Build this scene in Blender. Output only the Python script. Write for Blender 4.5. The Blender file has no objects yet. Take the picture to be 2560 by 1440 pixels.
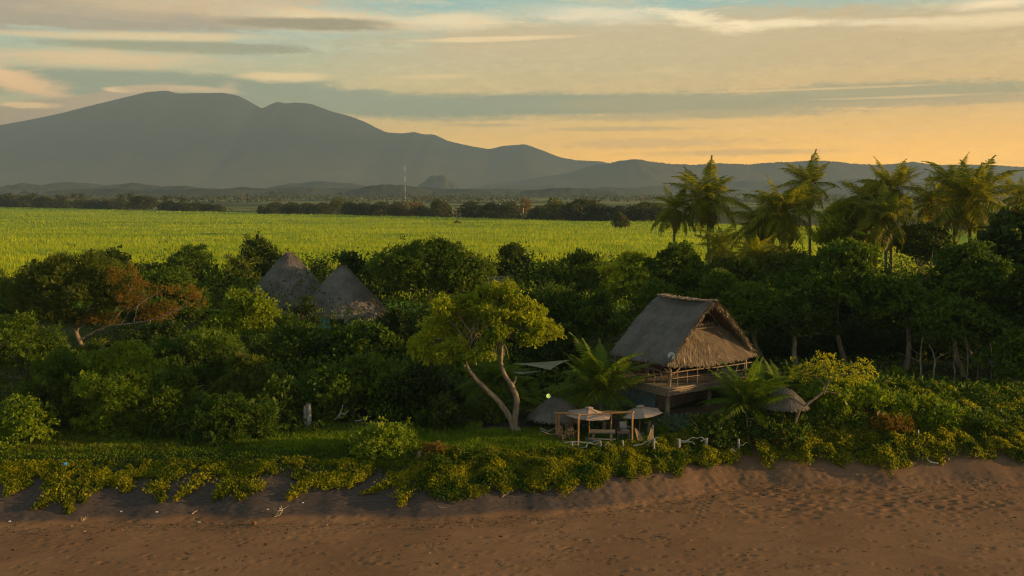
import bpy, math, random
import numpy as np
from mathutils import Vector, Matrix

rng = np.random.default_rng(7)
random.seed(7)
R = math.radians
scn = bpy.context.scene
COL = scn.collection

# ------------------------------------------------------------------ camera
CAM_Z = 16.0
F_PX = 2400.0
PITCH = math.atan(242.0 / F_PX)
cam_data = bpy.data.cameras.new('camera')
cam_data.sensor_width = 36.0
cam_data.lens = 36.0 * F_PX / 2560.0
cam_data.clip_start = 0.5
cam_data.clip_end = 40000.0
cam = bpy.data.objects.new('camera', cam_data)
COL.objects.link(cam)
cam.location = (0, 0, CAM_Z)
cam.rotation_euler = (math.pi / 2 - PITCH, 0, 0)
scn.camera = cam

# ------------------------------------------------------------------ light settings
SUN_EL = 8.5        # degrees above the horizon
SUN_AZ = 91.0       # degrees clockwise from the view axis (+Y) towards +X
SUN_STRENGTH = 5.0
SKY_GAIN = 0.76
EXPOSURE = 1.0
HAZE_DENSITY = 1.2e-4

scn.view_settings.view_transform = 'Standard'
scn.view_settings.look = 'None'
scn.view_settings.gamma = 1.0
scn.view_settings.use_curve_mapping = False
scn.view_settings.exposure = EXPOSURE
scn.render.engine = 'CYCLES'
cy = scn.cycles
cy.max_bounces = 8
cy.diffuse_bounces = 3
cy.glossy_bounces = 2
cy.transmission_bounces = 4
cy.transparent_max_bounces = 8
cy.volume_bounces = 0
cy.use_denoising = True
cy.denoising_prefilter = 'NONE'
cy.filter_width = 1.2
cy.sample_clamp_indirect = 4.0

sd = Vector((math.sin(R(SUN_AZ)) * math.cos(R(SUN_EL)), math.cos(R(SUN_AZ)) * math.cos(R(SUN_EL)), math.sin(R(SUN_EL))))
sun_data = bpy.data.lights.new('sun', 'SUN')
sun_data.energy = SUN_STRENGTH
sun_data.angle = R(0.6)
sun_data.color = (1.0, 0.63, 0.24)
sun = bpy.data.objects.new('sun', sun_data)
COL.objects.link(sun)
sun.rotation_euler = sd.to_track_quat('Z', 'Y').to_euler()


def direction(u, v):
    """world direction through a point of the photograph's 2560 x 1440 grid"""
    x = (u - 1280.0) / F_PX
    zc = (720.0 - v) / F_PX
    c, s = math.cos(PITCH), math.sin(PITCH)
    return np.array([x, c + zc * s, zc * c - s])


def at(u, v, Y):
    d = direction(u, v)
    t = Y / d[1]
    return Vector((d[0] * t, Y, CAM_Z + d[2] * t))


def on(u, v, z=0.0):
    d = direction(u, v)
    t = (z - CAM_Z) / d[2]
    return Vector((d[0] * t, d[1] * t, z))


def pxm(Y):
    """metres per photograph pixel at depth Y"""
    return Y / F_PX


# ------------------------------------------------------------------ node helper
class N:
    """a socket with arithmetic"""
    tree = None

    def __init__(self, s):
        self.s = s

    @staticmethod
    def math(op, *a, clamp=False):
        n = N.tree.nodes.new('ShaderNodeMath')
        n.operation = op
        n.use_clamp = clamp
        for i, x in enumerate(a):
            if isinstance(x, N):
                N.tree.links.new(x.s, n.inputs[i])
            else:
                n.inputs[i].default_value = float(x)
        return N(n.outputs[0])

    def __add__(s, o): return N.math('ADD', s, o)
    def __radd__(s, o): return N.math('ADD', o, s)
    def __sub__(s, o): return N.math('SUBTRACT', s, o)
    def __rsub__(s, o): return N.math('SUBTRACT', o, s)
    def __mul__(s, o): return N.math('MULTIPLY', s, o)
    def __rmul__(s, o): return N.math('MULTIPLY', o, s)
    def __truediv__(s, o): return N.math('DIVIDE', s, o)


def put(x, sock):
    if isinstance(x, N):
        N.tree.links.new(x.s, sock)
    elif hasattr(x, '__len__'):
        sock.default_value = tuple(x) + ((1.0,) if len(x) == 3 and len(sock.default_value) == 4 else ())
    else:
        sock.default_value = x


def ramp01(x, a, b, smooth=True):
    n = N.tree.nodes.new('ShaderNodeMapRange')
    n.interpolation_type = 'SMOOTHSTEP' if smooth else 'LINEAR'
    put(x, n.inputs['Value'])
    n.inputs['From Min'].default_value = a
    n.inputs['From Max'].default_value = b
    n.inputs['To Min'].default_value = 0
    n.inputs['To Max'].default_value = 1
    return N(n.outputs[0])


def mixc(f, a, b, mode='MIX'):
    n = N.tree.nodes.new('ShaderNodeMix')
    n.data_type = 'RGBA'
    n.blend_type = mode
    put(f, n.inputs[0])
    put(a, n.inputs[6])
    put(b, n.inputs[7])
    return N(n.outputs[2])


def vec(x, y, z):
    n = N.tree.nodes.new('ShaderNodeCombineXYZ')
    put(x, n.inputs[0]); put(y, n.inputs[1]); put(z, n.inputs[2])
    return N(n.outputs[0])


def noise(v, scale, detail=4, rough=0.55, dist=0.0):
    n = N.tree.nodes.new('ShaderNodeTexNoise')
    if v is not None:
        put(v, n.inputs['Vector'])
    n.inputs['Scale'].default_value = scale
    n.inputs['Detail'].default_value = detail
    n.inputs['Roughness'].default_value = rough
    n.inputs['Distortion'].default_value = dist
    return N(n.outputs[0])


# ------------------------------------------------------------------ world
world = bpy.data.worlds.new('World')
scn.world = world
world.use_nodes = True
T = world.node_tree
T.nodes.clear()
N.tree = T
tc = T.nodes.new('ShaderNodeTexCoord')
sep = T.nodes.new('ShaderNodeSeparateXYZ')
T.links.new(tc.outputs['Generated'], sep.inputs[0])
dx, dy, dz = (N(sep.outputs[i]) for i in range(3))
az = N.math('ARCTAN2', dx, dy) * 57.29578
el = N.math('ARCSINE', dz) * 57.29578


def azel(u, v):
    d = direction(u, v)
    d = d / np.linalg.norm(d)
    return math.degrees(math.atan2(d[0], d[1])), math.degrees(math.asin(d[2]))


# stretched cloud texture, shared by every layer
P1 = vec(az * 0.10, el * 0.62, 0.0)
P2 = vec(az * 0.30 + el * 0.15, el * 1.7, 3.7)
n1 = noise(P1, 1.0, 5, 0.58, 0.6)
n2 = noise(P2, 1.0, 5, 0.6, 0.4)
n3 = noise(vec(az * 1.1, el * 3.4, 1.3), 1.0, 4, 0.6, 0.3)
n4 = noise(vec(az * 2.6 + el * 2.0, el * 6.5 - az * 0.5, 9.1), 1.0, 4, 0.65, 0.5)
warp = (n1 - 0.5) * 1.5 + (n2 - 0.5) * 1.5 + (n3 - 0.5) * 1.1 + (n4 - 0.5) * 0.55

side = ramp01(az, -34, 34)
low = mixc(side, (0.70, 0.50, 0.18), (1.45, 0.82, 0.07))
low = mixc(ramp01(az, 10, 70), low, (1.6, 0.88, 0.09))
low = mixc(ramp01(az, -30, -120), low, (0.30, 0.30, 0.25))
low = mixc(ramp01(az, 112, 170), low, (0.30, 0.30, 0.25))
mid = mixc(side, (0.40, 0.44, 0.30), (0.98, 0.62, 0.19))
mid = mixc(ramp01(az, -30, -120), mid, (0.22, 0.27, 0.27))
mid = mixc(ramp01(az, 112, 170), mid, (0.22, 0.27, 0.27))
top = mixc(side, (0.25, 0.41, 0.40), (0.30, 0.45, 0.42))
c = mixc(ramp01(el, 0.5, 5.5), low, mid)
c = mixc(ramp01(el, 5.5, 10.6), c, top)
c = mixc(ramp01(el, 11, 38), c, (0.085, 0.135, 0.17))

nish = T.nodes.new('ShaderNodeTexSky')
nish.sky_type = 'NISHITA'
nish.sun_disc = False
nish.sun_elevation = R(SUN_EL)
nish.sun_rotation = R(SUN_AZ)
nish.air_density = 1.2
nish.dust_density = 3.0
nish.ozone_density = 1.0
nsky = mixc(1.0, N(nish.outputs[0]), (0.05, 0.05, 0.05), 'MULTIPLY')
c = mixc(0.12, c, nsky)

# thin warm wisps all over the sky
wisp = ramp01(n1 * 0.6 + n2 * 0.55 + (n3 - 0.5) * 0.25, 0.52, 0.80)
wc = mixc(side, (0.72, 0.52, 0.30), (1.05, 0.70, 0.30))
c = mixc(wisp * 0.32, c, wc)
greyw = ramp01(n2 * 0.9 + (n3 - 0.5) * 0.3 - n1 * 0.25, 0.36, 0.56)
c = mixc(greyw * 0.25, c, mixc(side, (0.30, 0.31, 0.22), (0.62, 0.44, 0.20)))

# cloud banks: centre u, v, half sizes, slope (rise in px per px), colour, opacity, softness, ragged
GB = (0.215, 0.265, 0.205)
BANKS = [
    (1950, 95, 900, 62, 0.00, (0.50, 0.37, 0.215), 0.9, 0.30, 0.25),
    (2350, 150, 900, 80, 0.00, (0.58, 0.41, 0.205), 0.65, 0.55, 0.25),
    (1500, 150, 420, 75, 0.00, (0.52, 0.42, 0.245), 0.6, 0.6, 0.3),
    (200, 28, 520, 46, 0.02, (0.33, 0.265, 0.195), 0.95, 0.25, 0.35),
    (500, 10, 300, 26, 0.05, (0.56, 0.40, 0.24), 0.8, 0.5, 0.4),
    (1430, 262, 640, 27, 0.00, GB, 0.95, 0.22, 0.18),
    (1950, 250, 560, 27, 0.01, (0.34, 0.315, 0.19), 0.9, 0.25, 0.30),
    (2330, 255, 330, 9, 0.00, (0.50, 0.38, 0.20), 0.8, 0.4, 0.3),
    (1740, 287, 380, 10, 0.01, (0.45, 0.37, 0.20), 0.85, 0.4, 0.4),
    (1560, 322, 190, 5, 0.0, (0.48, 0.38, 0.20), 0.7, 0.4, 0.3),
    (1620, 358, 230, 10, 0.01, (0.62, 0.43, 0.19), 0.7, 0.5, 0.5),
    (1850, 381, 200, 6, 0.01, (0.58, 0.41, 0.18), 0.7, 0.5, 0.4),
    (1180, 298, 110, 4, 0.0, (0.46, 0.38, 0.22), 0.7, 0.4, 0.3),
    (1210, 313, 90, 4, 0.0, (0.46, 0.38, 0.22), 0.7, 0.4, 0.3),
    (330, 212, 470, 34, 0.0, GB, 0.97, 0.18, 0.16),
    (800, 250, 420, 34, -0.06, GB, 0.95, 0.22, 0.16),
    (1050, 103, 300, 8, 0.03, (0.45, 0.38, 0.24), 0.5, 0.5, 0.4),
    (460, 118, 290, 13, 0.01, (0.27, 0.27, 0.18), 0.95, 0.25, 0.3),
    (800, 50, 200, 24, 0.0, (0.80, 0.57, 0.32), 0.75, 0.45, 0.3),
    (800, 60, 235, 15, 0.005, (0.27, 0.225, 0.15), 1.0, 0.25, 0.15),
    (1120, 52, 160, 17, 0.06, (0.80, 0.62, 0.38), 0.75, 0.5, 0.5),
    (1220, 98, 200, 5, 0.03, (0.80, 0.58, 0.32), 0.8, 0.4, 0.4),
    (0, 190, 110, 20, -0.25, (0.92, 0.56, 0.29), 0.8, 0.6, 0.6),
    (230, 148, 210, 18, 0.03, (0.72, 0.50, 0.28), 0.8, 0.5, 0.6),
    (350, 90, 260, 9, 0.04, (0.78, 0.56, 0.30), 0.7, 0.5, 0.5),
    (700, 192, 90, 10, 0.02, (0.80, 0.60, 0.33), 0.85, 0.4, 0.4),
    (1080, 192, 90, 6, 0.03, (0.72, 0.54, 0.28), 0.7, 0.5, 0.5),
    (1500, 38, 170, 20, -0.05, (0.80, 0.66, 0.46), 0.7, 0.6, 0.7),
    (1740, 50, 95, 14, -0.22, (0.95, 0.76, 0.50), 0.75, 0.6, 0.7),
    (1960, 58, 100, 8, -0.02, (0.95, 0.76, 0.50), 0.7, 0.6, 0.7),
    (2220, 56, 110, 7, -0.02, (0.9, 0.72, 0.48), 0.6, 0.6, 0.7),
    (2490, 8, 90, 12, 0.0, (0.95, 0.72, 0.46), 0.8, 0.5, 0.5),
    (2480, 50, 180, 14, 0.0, (0.85, 0.66, 0.40), 0.7, 0.5, 0.5),
    (2240, 243, 150, 2.5, 0.0, (0.9, 0.62, 0.28), 0.6, 0.6, 0.6),
    (1950, 226, 200, 2.0, 0.005, (0.9, 0.62, 0.28), 0.6, 0.6, 0.6),
    # cloud lying along the crest of the mountain
    (60, 284, 200, 27, 0.14, (0.35, 0.27, 0.205), 1.0, 0.18, 0.12),
    (250, 256, 170, 22, 0.26, (0.37, 0.29, 0.215), 1.0, 0.18, 0.12),
    (30, 298, 110, 26, 0.05, (0.32, 0.25, 0.195), 1.0, 0.22, 0.25),
    (60, 262, 50, 6, 0.0, (0.80, 0.56, 0.30), 0.9, 0.4, 0.6),
    (300, 224, 26, 5, 0.0, (0.95, 0.66, 0.36), 0.9, 0.4, 0.4),
    (400, 222, 90, 9, 0.03, (0.48, 0.37, 0.24), 1.0, 0.3, 0.2),
    (500, 224, 85, 8, -0.05, (0.56, 0.42, 0.27), 1.0, 0.4, 0.3),
    (568, 220, 22, 12, 0.2, (0.52, 0.40, 0.26), 0.8, 0.6, 0.5),
]
for (u, v, hw, hh, sl, colr, op, soft, rag) in BANKS:
    a0, e0 = azel(u, v)
    k = 57.29578 / F_PX
    ra, re = hw * k, hh * k
    ddx = az - a0
    ddy = el - e0
    if abs(sl) > 1e-6:
        ddy = ddy - ddx * sl
    ex = ddx * (1.0 / ra)
    ey = ddy * (1.0 / re)
    r = N.math('SQRT', ex * ex + ey * ey)
    r = r + warp * (rag * 2.2)
    soft = min(0.8, soft * 1.35)
    m = ramp01(r, 1.0 + soft, 1.0 - soft)
    c = mixc(m * op, c, colr)

tex = (n3 - 0.5) * 0.25 + (n4 - 0.5) * 0.14 + 1.0
c = mixc(1.0, c, vec(tex, tex, tex), 'MULTIPLY')
c = mixc(ramp01(el, 0.0, -2.0), c, (0.10, 0.085, 0.06))
c = mixc(1.0, c, mixc(ramp01(el, 2.0, 9.0), (1.28, 1.04, 0.68), (1.08, 1.06, 0.98)), 'MULTIPLY')
bg = T.nodes.new('ShaderNodeBackground')
put(c, bg.inputs[0])
bg.inputs[1].default_value = SKY_GAIN
wo = T.nodes.new('ShaderNodeOutputWorld')
T.links.new(bg.outputs[0], wo.inputs[0])
world.cycles.sampling_method = 'MANUAL'
world.cycles.sample_map_resolution = 512


# ------------------------------------------------------------------ materials
def new_mat(name):
    m = bpy.data.materials.new(name)
    m.use_nodes = True
    m.node_tree.nodes.clear()
    N.tree = m.node_tree
    return m


def out(sh, disp=None):
    o = N.tree.nodes.new('ShaderNodeOutputMaterial')
    N.tree.links.new(sh.s, o.inputs[0])


def principled(colr, rough=0.8, bump=None, bstr=0.3, bdist=0.05, metal=0.0, spec=0.3):
    n = N.tree.nodes.new('ShaderNodeBsdfPrincipled')
    put(colr, n.inputs['Base Color'])
    put(rough, n.inputs['Roughness'])
    n.inputs['Metallic'].default_value = metal
    n.inputs['Specular IOR Level'].default_value = spec
    if bump is not None:
        b = N.tree.nodes.new('ShaderNodeBump')
        b.inputs['Strength'].default_value = bstr
        b.inputs['Distance'].default_value = bdist
        put(bump, b.inputs['Height'])
        N.tree.links.new(b.outputs[0], n.inputs['Normal'])
    return N(n.outputs[0])


def obj_coord(scale=(1, 1, 1)):
    t = N.tree.nodes.new('ShaderNodeTexCoord')
    m = N.tree.nodes.new('ShaderNodeMapping')
    m.inputs['Scale'].default_value = scale
    N.tree.links.new(t.outputs['Object'], m.inputs[0])
    return N(m.outputs[0])


def pos():
    g = N.tree.nodes.new('ShaderNodeNewGeometry')
    return N(g.outputs['Position'])


def mat_simple(name, a, b, scale=4.0, rough=0.8, bump=0.3, bdist=0.02, stretch=(1, 1, 1), spec=0.3, metal=0.0):
    m = new_mat(name)
    co = obj_coord(stretch)
    n = noise(co, scale, 5, 0.6)
    colr = mixc(ramp01(n, 0.3, 0.7), a, b)
    out(principled(colr, rough, n, bump, bdist, metal, spec))
    return m


def mat_leaf(name, a, b, dry=(0.16, 0.09, 0.02), dryness=0.05, trans=0.35, big=0.25, warm=None, power=1.0):
    m = new_mat(name)
    at_ = N.tree.nodes.new('ShaderNodeAttribute')
    at_.attribute_name = 'tint'
    tint = N(at_.outputs['Fac'])
    oi = N.tree.nodes.new('ShaderNodeObjectInfo')
    rnd = N(oi.outputs['Random'])
    n = noise(pos(), big, 3, 0.6)
    f = N.math('POWER', tint, power) * 0.6 + ramp01(n, 0.3, 0.7) * 0.45 + (rnd - 0.5) * 0.25
    colr = mixc(N.math('ADD', f, 0.0, clamp=True), a, b)
    colr = mixc(ramp01(tint, 1.0 - dryness * 2 - 0.001, 1.0 - dryness), colr, dry)
    dn = N.tree.nodes.new('ShaderNodeBsdfPrincipled')
    put(colr, dn.inputs['Base Color'])
    dn.inputs['Roughness'].default_value = 0.55
    dn.inputs['Specular IOR Level'].default_value = 0.25
    tr = N.tree.nodes.new('ShaderNodeBsdfTranslucent')
    put(mixc(1.0, colr, (1.5, 1.45, 0.6), 'MULTIPLY'), tr.inputs[0])
    mx = N.tree.nodes.new('ShaderNodeMixShader')
    mx.inputs[0].default_value = trans
    N.tree.links.new(dn.outputs[0], mx.inputs[1])
    N.tree.links.new(tr.outputs[0], mx.inputs[2])
    out(N(mx.outputs[0]))
    return m


M = {}
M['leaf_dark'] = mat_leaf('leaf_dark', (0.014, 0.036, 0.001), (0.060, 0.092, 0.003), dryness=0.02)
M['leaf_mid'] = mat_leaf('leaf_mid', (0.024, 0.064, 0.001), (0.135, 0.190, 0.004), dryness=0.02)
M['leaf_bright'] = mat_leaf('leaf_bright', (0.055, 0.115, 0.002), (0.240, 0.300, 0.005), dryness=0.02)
M['leaf_olive'] = mat_leaf('leaf_olive', (0.050, 0.075, 0.005), (0.130, 0.150, 0.008), dryness=0.06)
M['leaf_rust'] = mat_leaf('leaf_rust', (0.070, 0.060, 0.004), (0.30, 0.165, 0.009), dryness=0.2)
M['leaf_yellow'] = mat_leaf('leaf_yellow', (0.070, 0.140, 0.002), (0.520, 0.500, 0.006), dryness=0.06)
M['leaf_vine'] = mat_leaf('leaf_vine', (0.016, 0.066, 0.002), (0.580, 0.500, 0.007), dryness=0.04, big=0.6, power=3.4, trans=0.5)  # sparse bright yellow puts sun sparkle into the leaf colour
M['leaf_sunlit_gold'] = mat_leaf('leaf_sunlit_gold', (0.11, 0.15, 0.002), (0.46, 0.42, 0.006), dryness=0.1, trans=0.45)  # low sun on the leaning tree's leaves put into their colour
M['leaf_silver'] = mat_leaf('leaf_silver', (0.07, 0.12, 0.07), (0.13, 0.19, 0.11), dryness=0.0)
M['palm'] = mat_leaf('palm_leaf', (0.060, 0.095, 0.003), (0.340, 0.320, 0.006), dryness=0.03, trans=0.4)
M['palm_young'] = mat_leaf('young_palm_leaf', (0.060, 0.120, 0.005), (0.170, 0.240, 0.010), dryness=0.02, trans=0.4)
M['dry_palm'] = mat_leaf('dry_palm_leaf', (0.20, 0.11, 0.04), (0.32, 0.20, 0.08), dryness=0.1)
M['cane'] = mat_leaf('cane_leaf', (0.210, 0.290, 0.003), (0.400, 0.430, 0.005), dryness=0.02, trans=0.45, big=0.03)
M['far_leaf'] = mat_leaf('far_leaf', (0.032, 0.045, 0.008), (0.075, 0.080, 0.012), dryness=0.03)
M['bark'] = mat_simple('bark', (0.10, 0.075, 0.05), (0.24, 0.19, 0.14), 6, 0.9, 0.6, 0.03, (1, 1, 0.25))
M['bark_pale'] = mat_simple('bark_pale', (0.14, 0.10, 0.072), (0.30, 0.23, 0.175), 5, 0.9, 0.6, 0.03, (1, 1, 0.3))
M['palm_bark'] = mat_simple('palm_bark', (0.13, 0.10, 0.07), (0.28, 0.22, 0.16), 5, 0.9, 0.7, 0.04, (0.4, 0.4, 2.5))
M['driftwood'] = mat_simple('driftwood', (0.20, 0.19, 0.19), (0.38, 0.36, 0.35), 8, 0.85, 0.5, 0.01, (1, 1, 0.3))
M['white_branch'] = mat_simple('white_branch', (0.24, 0.26, 0.27), (0.40, 0.42, 0.42), 6, 0.7, 0.4, 0.01)
M['pole_wood'] = mat_simple('pole_wood', (0.30, 0.15, 0.07), (0.52, 0.29, 0.13), 6, 0.7, 0.4, 0.01, (1, 1, 0.2))
M['grey_wood'] = mat_simple('grey_wood', (0.14, 0.12, 0.10), (0.30, 0.26, 0.22), 6, 0.85, 0.5, 0.01, (1, 1, 0.2))
M['deck_wood'] = mat_simple('deck_wood', (0.15, 0.11, 0.085), (0.33, 0.25, 0.19), 3, 0.85, 0.5, 0.01, (0.3, 3, 3))
M['thatch'] = mat_leaf('thatch_leaf', (0.080, 0.068, 0.068), (0.27, 0.235, 0.222), dry=(0.38, 0.29, 0.2), dryness=0.06, trans=0.08, big=0.8)
M['thatch_tan'] = mat_leaf('tan_thatch_leaf', (0.10, 0.074, 0.055), (0.29, 0.215, 0.15), dry=(0.45, 0.32, 0.18), dryness=0.1, trans=0.08, big=0.8)
M['thatch_base'] = mat_simple('thatch_base', (0.06, 0.05, 0.042), (0.13, 0.108, 0.09), 6, 0.95, 0.8, 0.05)
M['plaster_green'] = mat_simple('plaster_green', (0.30, 0.42, 0.34), (0.42, 0.54, 0.44), 1.5, 0.9, 0.2)
M['teal'] = mat_simple('teal_cloth', (0.10, 0.42, 0.38), (0.18, 0.55, 0.48), 3, 0.8, 0.2)
M['tin_blue'] = mat_simple('tin_blue', (0.16, 0.20, 0.23), (0.27, 0.32, 0.36), 2, 0.6, 0.2, metal=0.2)
M['plaster_brown'] = mat_simple('plaster_brown', (0.16, 0.10, 0.075), (0.24, 0.16, 0.12), 2, 0.9, 0.3)
M['canvas'] = mat_simple('canvas', (0.34, 0.26, 0.235), (0.42, 0.325, 0.29), 2, 0.8, 0.15)
M['sailcloth'] = mat_simple('sailcloth', (0.19, 0.18, 0.12), (0.25, 0.235, 0.155), 1.5, 0.8, 0.15)
M['chair_brown'] = mat_simple('chair_brown', (0.11, 0.075, 0.06), (0.18, 0.125, 0.10), 4, 0.7, 0.2)
M['plastic_grey'] = mat_simple('plastic_grey', (0.30, 0.32, 0.36), (0.40, 0.42, 0.46), 4, 0.5, 0.1)
M['rope'] = mat_simple('rope', (0.42, 0.31, 0.21), (0.58, 0.44, 0.30), 12, 0.9, 0.3)
M['dish'] = mat_simple('dish_paint', (0.42, 0.54, 0.56), (0.55, 0.66, 0.67), 4, 0.5, 0.1)
M['mast_red'] = mat_simple('mast_red', (0.30, 0.13, 0.10), (0.36, 0.16, 0.12), 4, 0.6, 0.1)
M['mast_white'] = mat_simple('mast_white', (0.7, 0.7, 0.7), (0.8, 0.8, 0.8), 4, 0.6, 0.1)
M['blue_plastic'] = mat_simple('blue_plastic', (0.01, 0.16, 0.45), (0.02, 0.24, 0.60), 4, 0.4, 0.1)
M['white_plastic'] = mat_simple('white_plastic', (0.62, 0.62, 0.66), (0.75, 0.75, 0.78), 4, 0.5, 0.1)
M['coconut'] = mat_simple('coconut_husk', (0.12, 0.06, 0.03), (0.22, 0.12, 0.06), 8, 0.9, 0.5)
M['dark_thing'] = mat_simple('dark_plumage', (0.02, 0.02, 0.02), (0.05, 0.045, 0.04), 8, 0.8, 0.1)
M['hill'] = mat_simple('hill_forest', (0.010, 0.018, 0.020), (0.024, 0.034, 0.030), 0.006, 1.0, 0.0)
m = new_mat('mountain_slopes')
p = pos()
sepn = N.tree.nodes.new('ShaderNodeSeparateXYZ')
put(p, sepn.inputs[0])
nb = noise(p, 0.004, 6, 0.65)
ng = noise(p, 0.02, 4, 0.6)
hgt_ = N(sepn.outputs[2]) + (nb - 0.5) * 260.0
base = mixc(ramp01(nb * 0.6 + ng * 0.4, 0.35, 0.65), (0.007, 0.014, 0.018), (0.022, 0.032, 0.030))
base = mixc(ramp01(hgt_, 330.0, 20.0), base, (0.125, 0.105, 0.060))  # paler towards the foot: base haze painted into the slope colour
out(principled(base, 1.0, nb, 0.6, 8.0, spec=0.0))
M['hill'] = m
M['hill_near'] = mat_simple('near_hill_forest', (0.014, 0.022, 0.010), (0.060, 0.066, 0.020), 0.012, 1.0, 0.0)

# lamp globe: a pale plastic globe that glows faintly
m = new_mat('lamp_globe')
n_ = N.tree.nodes.new('ShaderNodeBsdfPrincipled')
n_.inputs['Base Color'].default_value = (0.62, 0.66, 0.25, 1)
n_.inputs['Roughness'].default_value = 0.4
n_.inputs['Emission Color'].default_value = (0.75, 0.85, 0.18, 1)
n_.inputs['Emission Strength'].default_value = 0.35
out(N(n_.outputs[0]))
M['globe'] = m

# sand
m = new_mat('sand')
p = pos()
sepn = N.tree.nodes.new('ShaderNodeSeparateXYZ')
put(p, sepn.inputs[0])
px, py, pz = (N(sepn.outputs[i]) for i in range(3))
nb = noise(p, 0.16, 5, 0.6)
ns = noise(vec(px * 0.5, py * 1.6, 0.0), 1.0, 6, 0.65)
nf = noise(vec(px * 3.0, py * 9.0, 0.0), 1.0, 5, 0.7)
ng = noise(p, 22.0, 3, 0.7)
base = mixc(ramp01(nb, 0.3, 0.7), (0.20, 0.105, 0.055), (0.275, 0.150, 0.078))
base = mixc(ramp01(ns, 0.45, 0.75) * 0.35, base, (0.145, 0.078, 0.045))
base = mixc(ramp01(pz, -1.70, -1.52) * (ramp01(px, 12.0, 2.0) * 0.6 + 0.4), base, mixc(ramp01(nf, 0.35, 0.65), (0.060, 0.045, 0.042), (0.105, 0.078, 0.070)))  # bank darkened with height: shade on its face painted into the sand colour
wr = ramp01(nf * 0.7 + ns * 0.5, 0.70, 0.80)
band = ramp01(pz, -1.72, -1.62) * ramp01(pz, -1.30, -1.52)
base = mixc(wr * (0.15 + band * 0.75), base, (0.055, 0.036, 0.025))
base = mixc(ramp01(ng, 0.62, 0.75) * 0.25, base, (0.09, 0.06, 0.045))
out(principled(base, 0.9, nf * 0.7 + ng * 0.3 + ns, 0.55, 0.06, spec=0.15))
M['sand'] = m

# soil and short plants between the shrubs; beyond the field, hazy pasture
m = new_mat('soil')
p = pos()
nb = noise(p, 0.5, 6, 0.65)
base = mixc(ramp01(nb, 0.35, 0.65), (0.035, 0.045, 0.012), (0.075, 0.075, 0.022))
nfar = noise(p, 0.004, 5, 0.6)
sepn = N.tree.nodes.new('ShaderNodeSeparateXYZ')
put(p, sepn.inputs[0])
far = ramp01(N(sepn.outputs[1]), 500, 800)
base = mixc(far, base, mixc(ramp01(nfar, 0.42, 0.58), (0.05, 0.06, 0.018), (0.20, 0.21, 0.05)))
out(principled(base, 0.95, nb, 0.5, 0.1, spec=0.1))
M['soil'] = m

m = new_mat('lawn')
nb = noise(pos(), 1.3, 6, 0.7)
base = mixc(ramp01(nb, 0.3, 0.7), (0.045, 0.11, 0.006), (0.11, 0.18, 0.012))
out(principled(base, 0.95, nb, 0.5, 0.05, spec=0.1))
M['lawn'] = m

m = new_mat('cane_canopy')
p = pos()
sepn = N.tree.nodes.new('ShaderNodeSeparateXYZ')
put(p, sepn.inputs[0])
px, py, pz = (N(sepn.outputs[i]) for i in range(3))
nb = noise(vec(px * 0.006, py * 0.010, 0.0), 1.0, 6, 0.6)
nm = noise(vec(px * 0.035, py * 0.04, 0.0), 1.0, 5, 0.65)
nf = noise(vec(px * 1.2, py * 0.35, 0.0), 1.0, 4, 0.7)
base = mixc(ramp01(nb, 0.35, 0.65), (0.16, 0.26, 0.003), (0.33, 0.40, 0.006))
base = mixc(ramp01(nm, 0.54, 0.66) * 0.85, base, (0.09, 0.19, 0.006))
base = mixc(ramp01(nf, 0.45, 0.75) * 0.35, base, (0.16, 0.24, 0.012))
pr = principled(base, 0.8, nf + nm * 2.0, 0.9, 0.5, spec=0.1)
out(pr)
M['cane_canopy'] = m


# ------------------------------------------------------------------ mesh helpers
class MB:
    """collects vertices and faces, then links them as one mesh object"""
    def __init__(self):
        self.v = []; self.q = []; self.t = []; self.n = 0; self.tq = []; self.tt = []

    def add(self, verts, faces, tint=None):
        verts = np.asarray(verts, dtype=np.float32).reshape(-1, 3)
        faces = np.asarray(faces, dtype=np.int32)
        if len(faces) == 0:
            return
        tint = np.full(len(faces), 0.5, np.float32) if tint is None else np.asarray(tint, np.float32)
        if faces.shape[1] == 4:
            self.q.append(faces + self.n); self.tq.append(tint)
        else:
            self.t.append(faces + self.n); self.tt.append(tint)
        self.v.append(verts)
        self.n += len(verts)

    def data(self, name, mat, smooth=False):
        V = np.concatenate(self.v) if self.v else np.zeros((0, 3), np.float32)
        Q = np.concatenate(self.q) if self.q else np.zeros((0, 4), np.int32)
        Tt = np.concatenate(self.t) if self.t else np.zeros((0, 3), np.int32)
        me = bpy.data.meshes.new(name)
        me.vertices.add(len(V))
        me.vertices.foreach_set('co', V.ravel())
        nl = Q.size + Tt.size
        me.loops.add(nl)
        me.loops.foreach_set('vertex_index', np.concatenate([Q.ravel(), Tt.ravel()]).astype(np.int32))
        nf = len(Q) + len(Tt)
        me.polygons.add(nf)
        starts = np.concatenate([np.arange(len(Q)) * 4, len(Q) * 4 + np.arange(len(Tt)) * 3]).astype(np.int32)
        me.polygons.foreach_set('loop_start', starts)
        me.polygons.foreach_set('use_smooth', np.full(nf, smooth, bool))
        tint = np.concatenate([*(self.tq or [np.zeros(0, np.float32)]), *(self.tt or [np.zeros(0, np.float32)])])
        a = me.attributes.new('tint', 'FLOAT', 'FACE')
        a.data.foreach_set('value', tint.astype(np.float32))
        me.materials.append(mat)
        me.update(calc_edges=True)
        return me

    def build(self, name, mat, parent=None, smooth=False, loc=None, kind=None):
        o = bpy.data.objects.new(name, self.data(name, mat, smooth))
        COL.objects.link(o)
        if parent is not None:
            o.parent = parent
        if loc is not None:
            o.location = loc
        if kind:
            o['kind'] = kind
        return o


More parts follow.
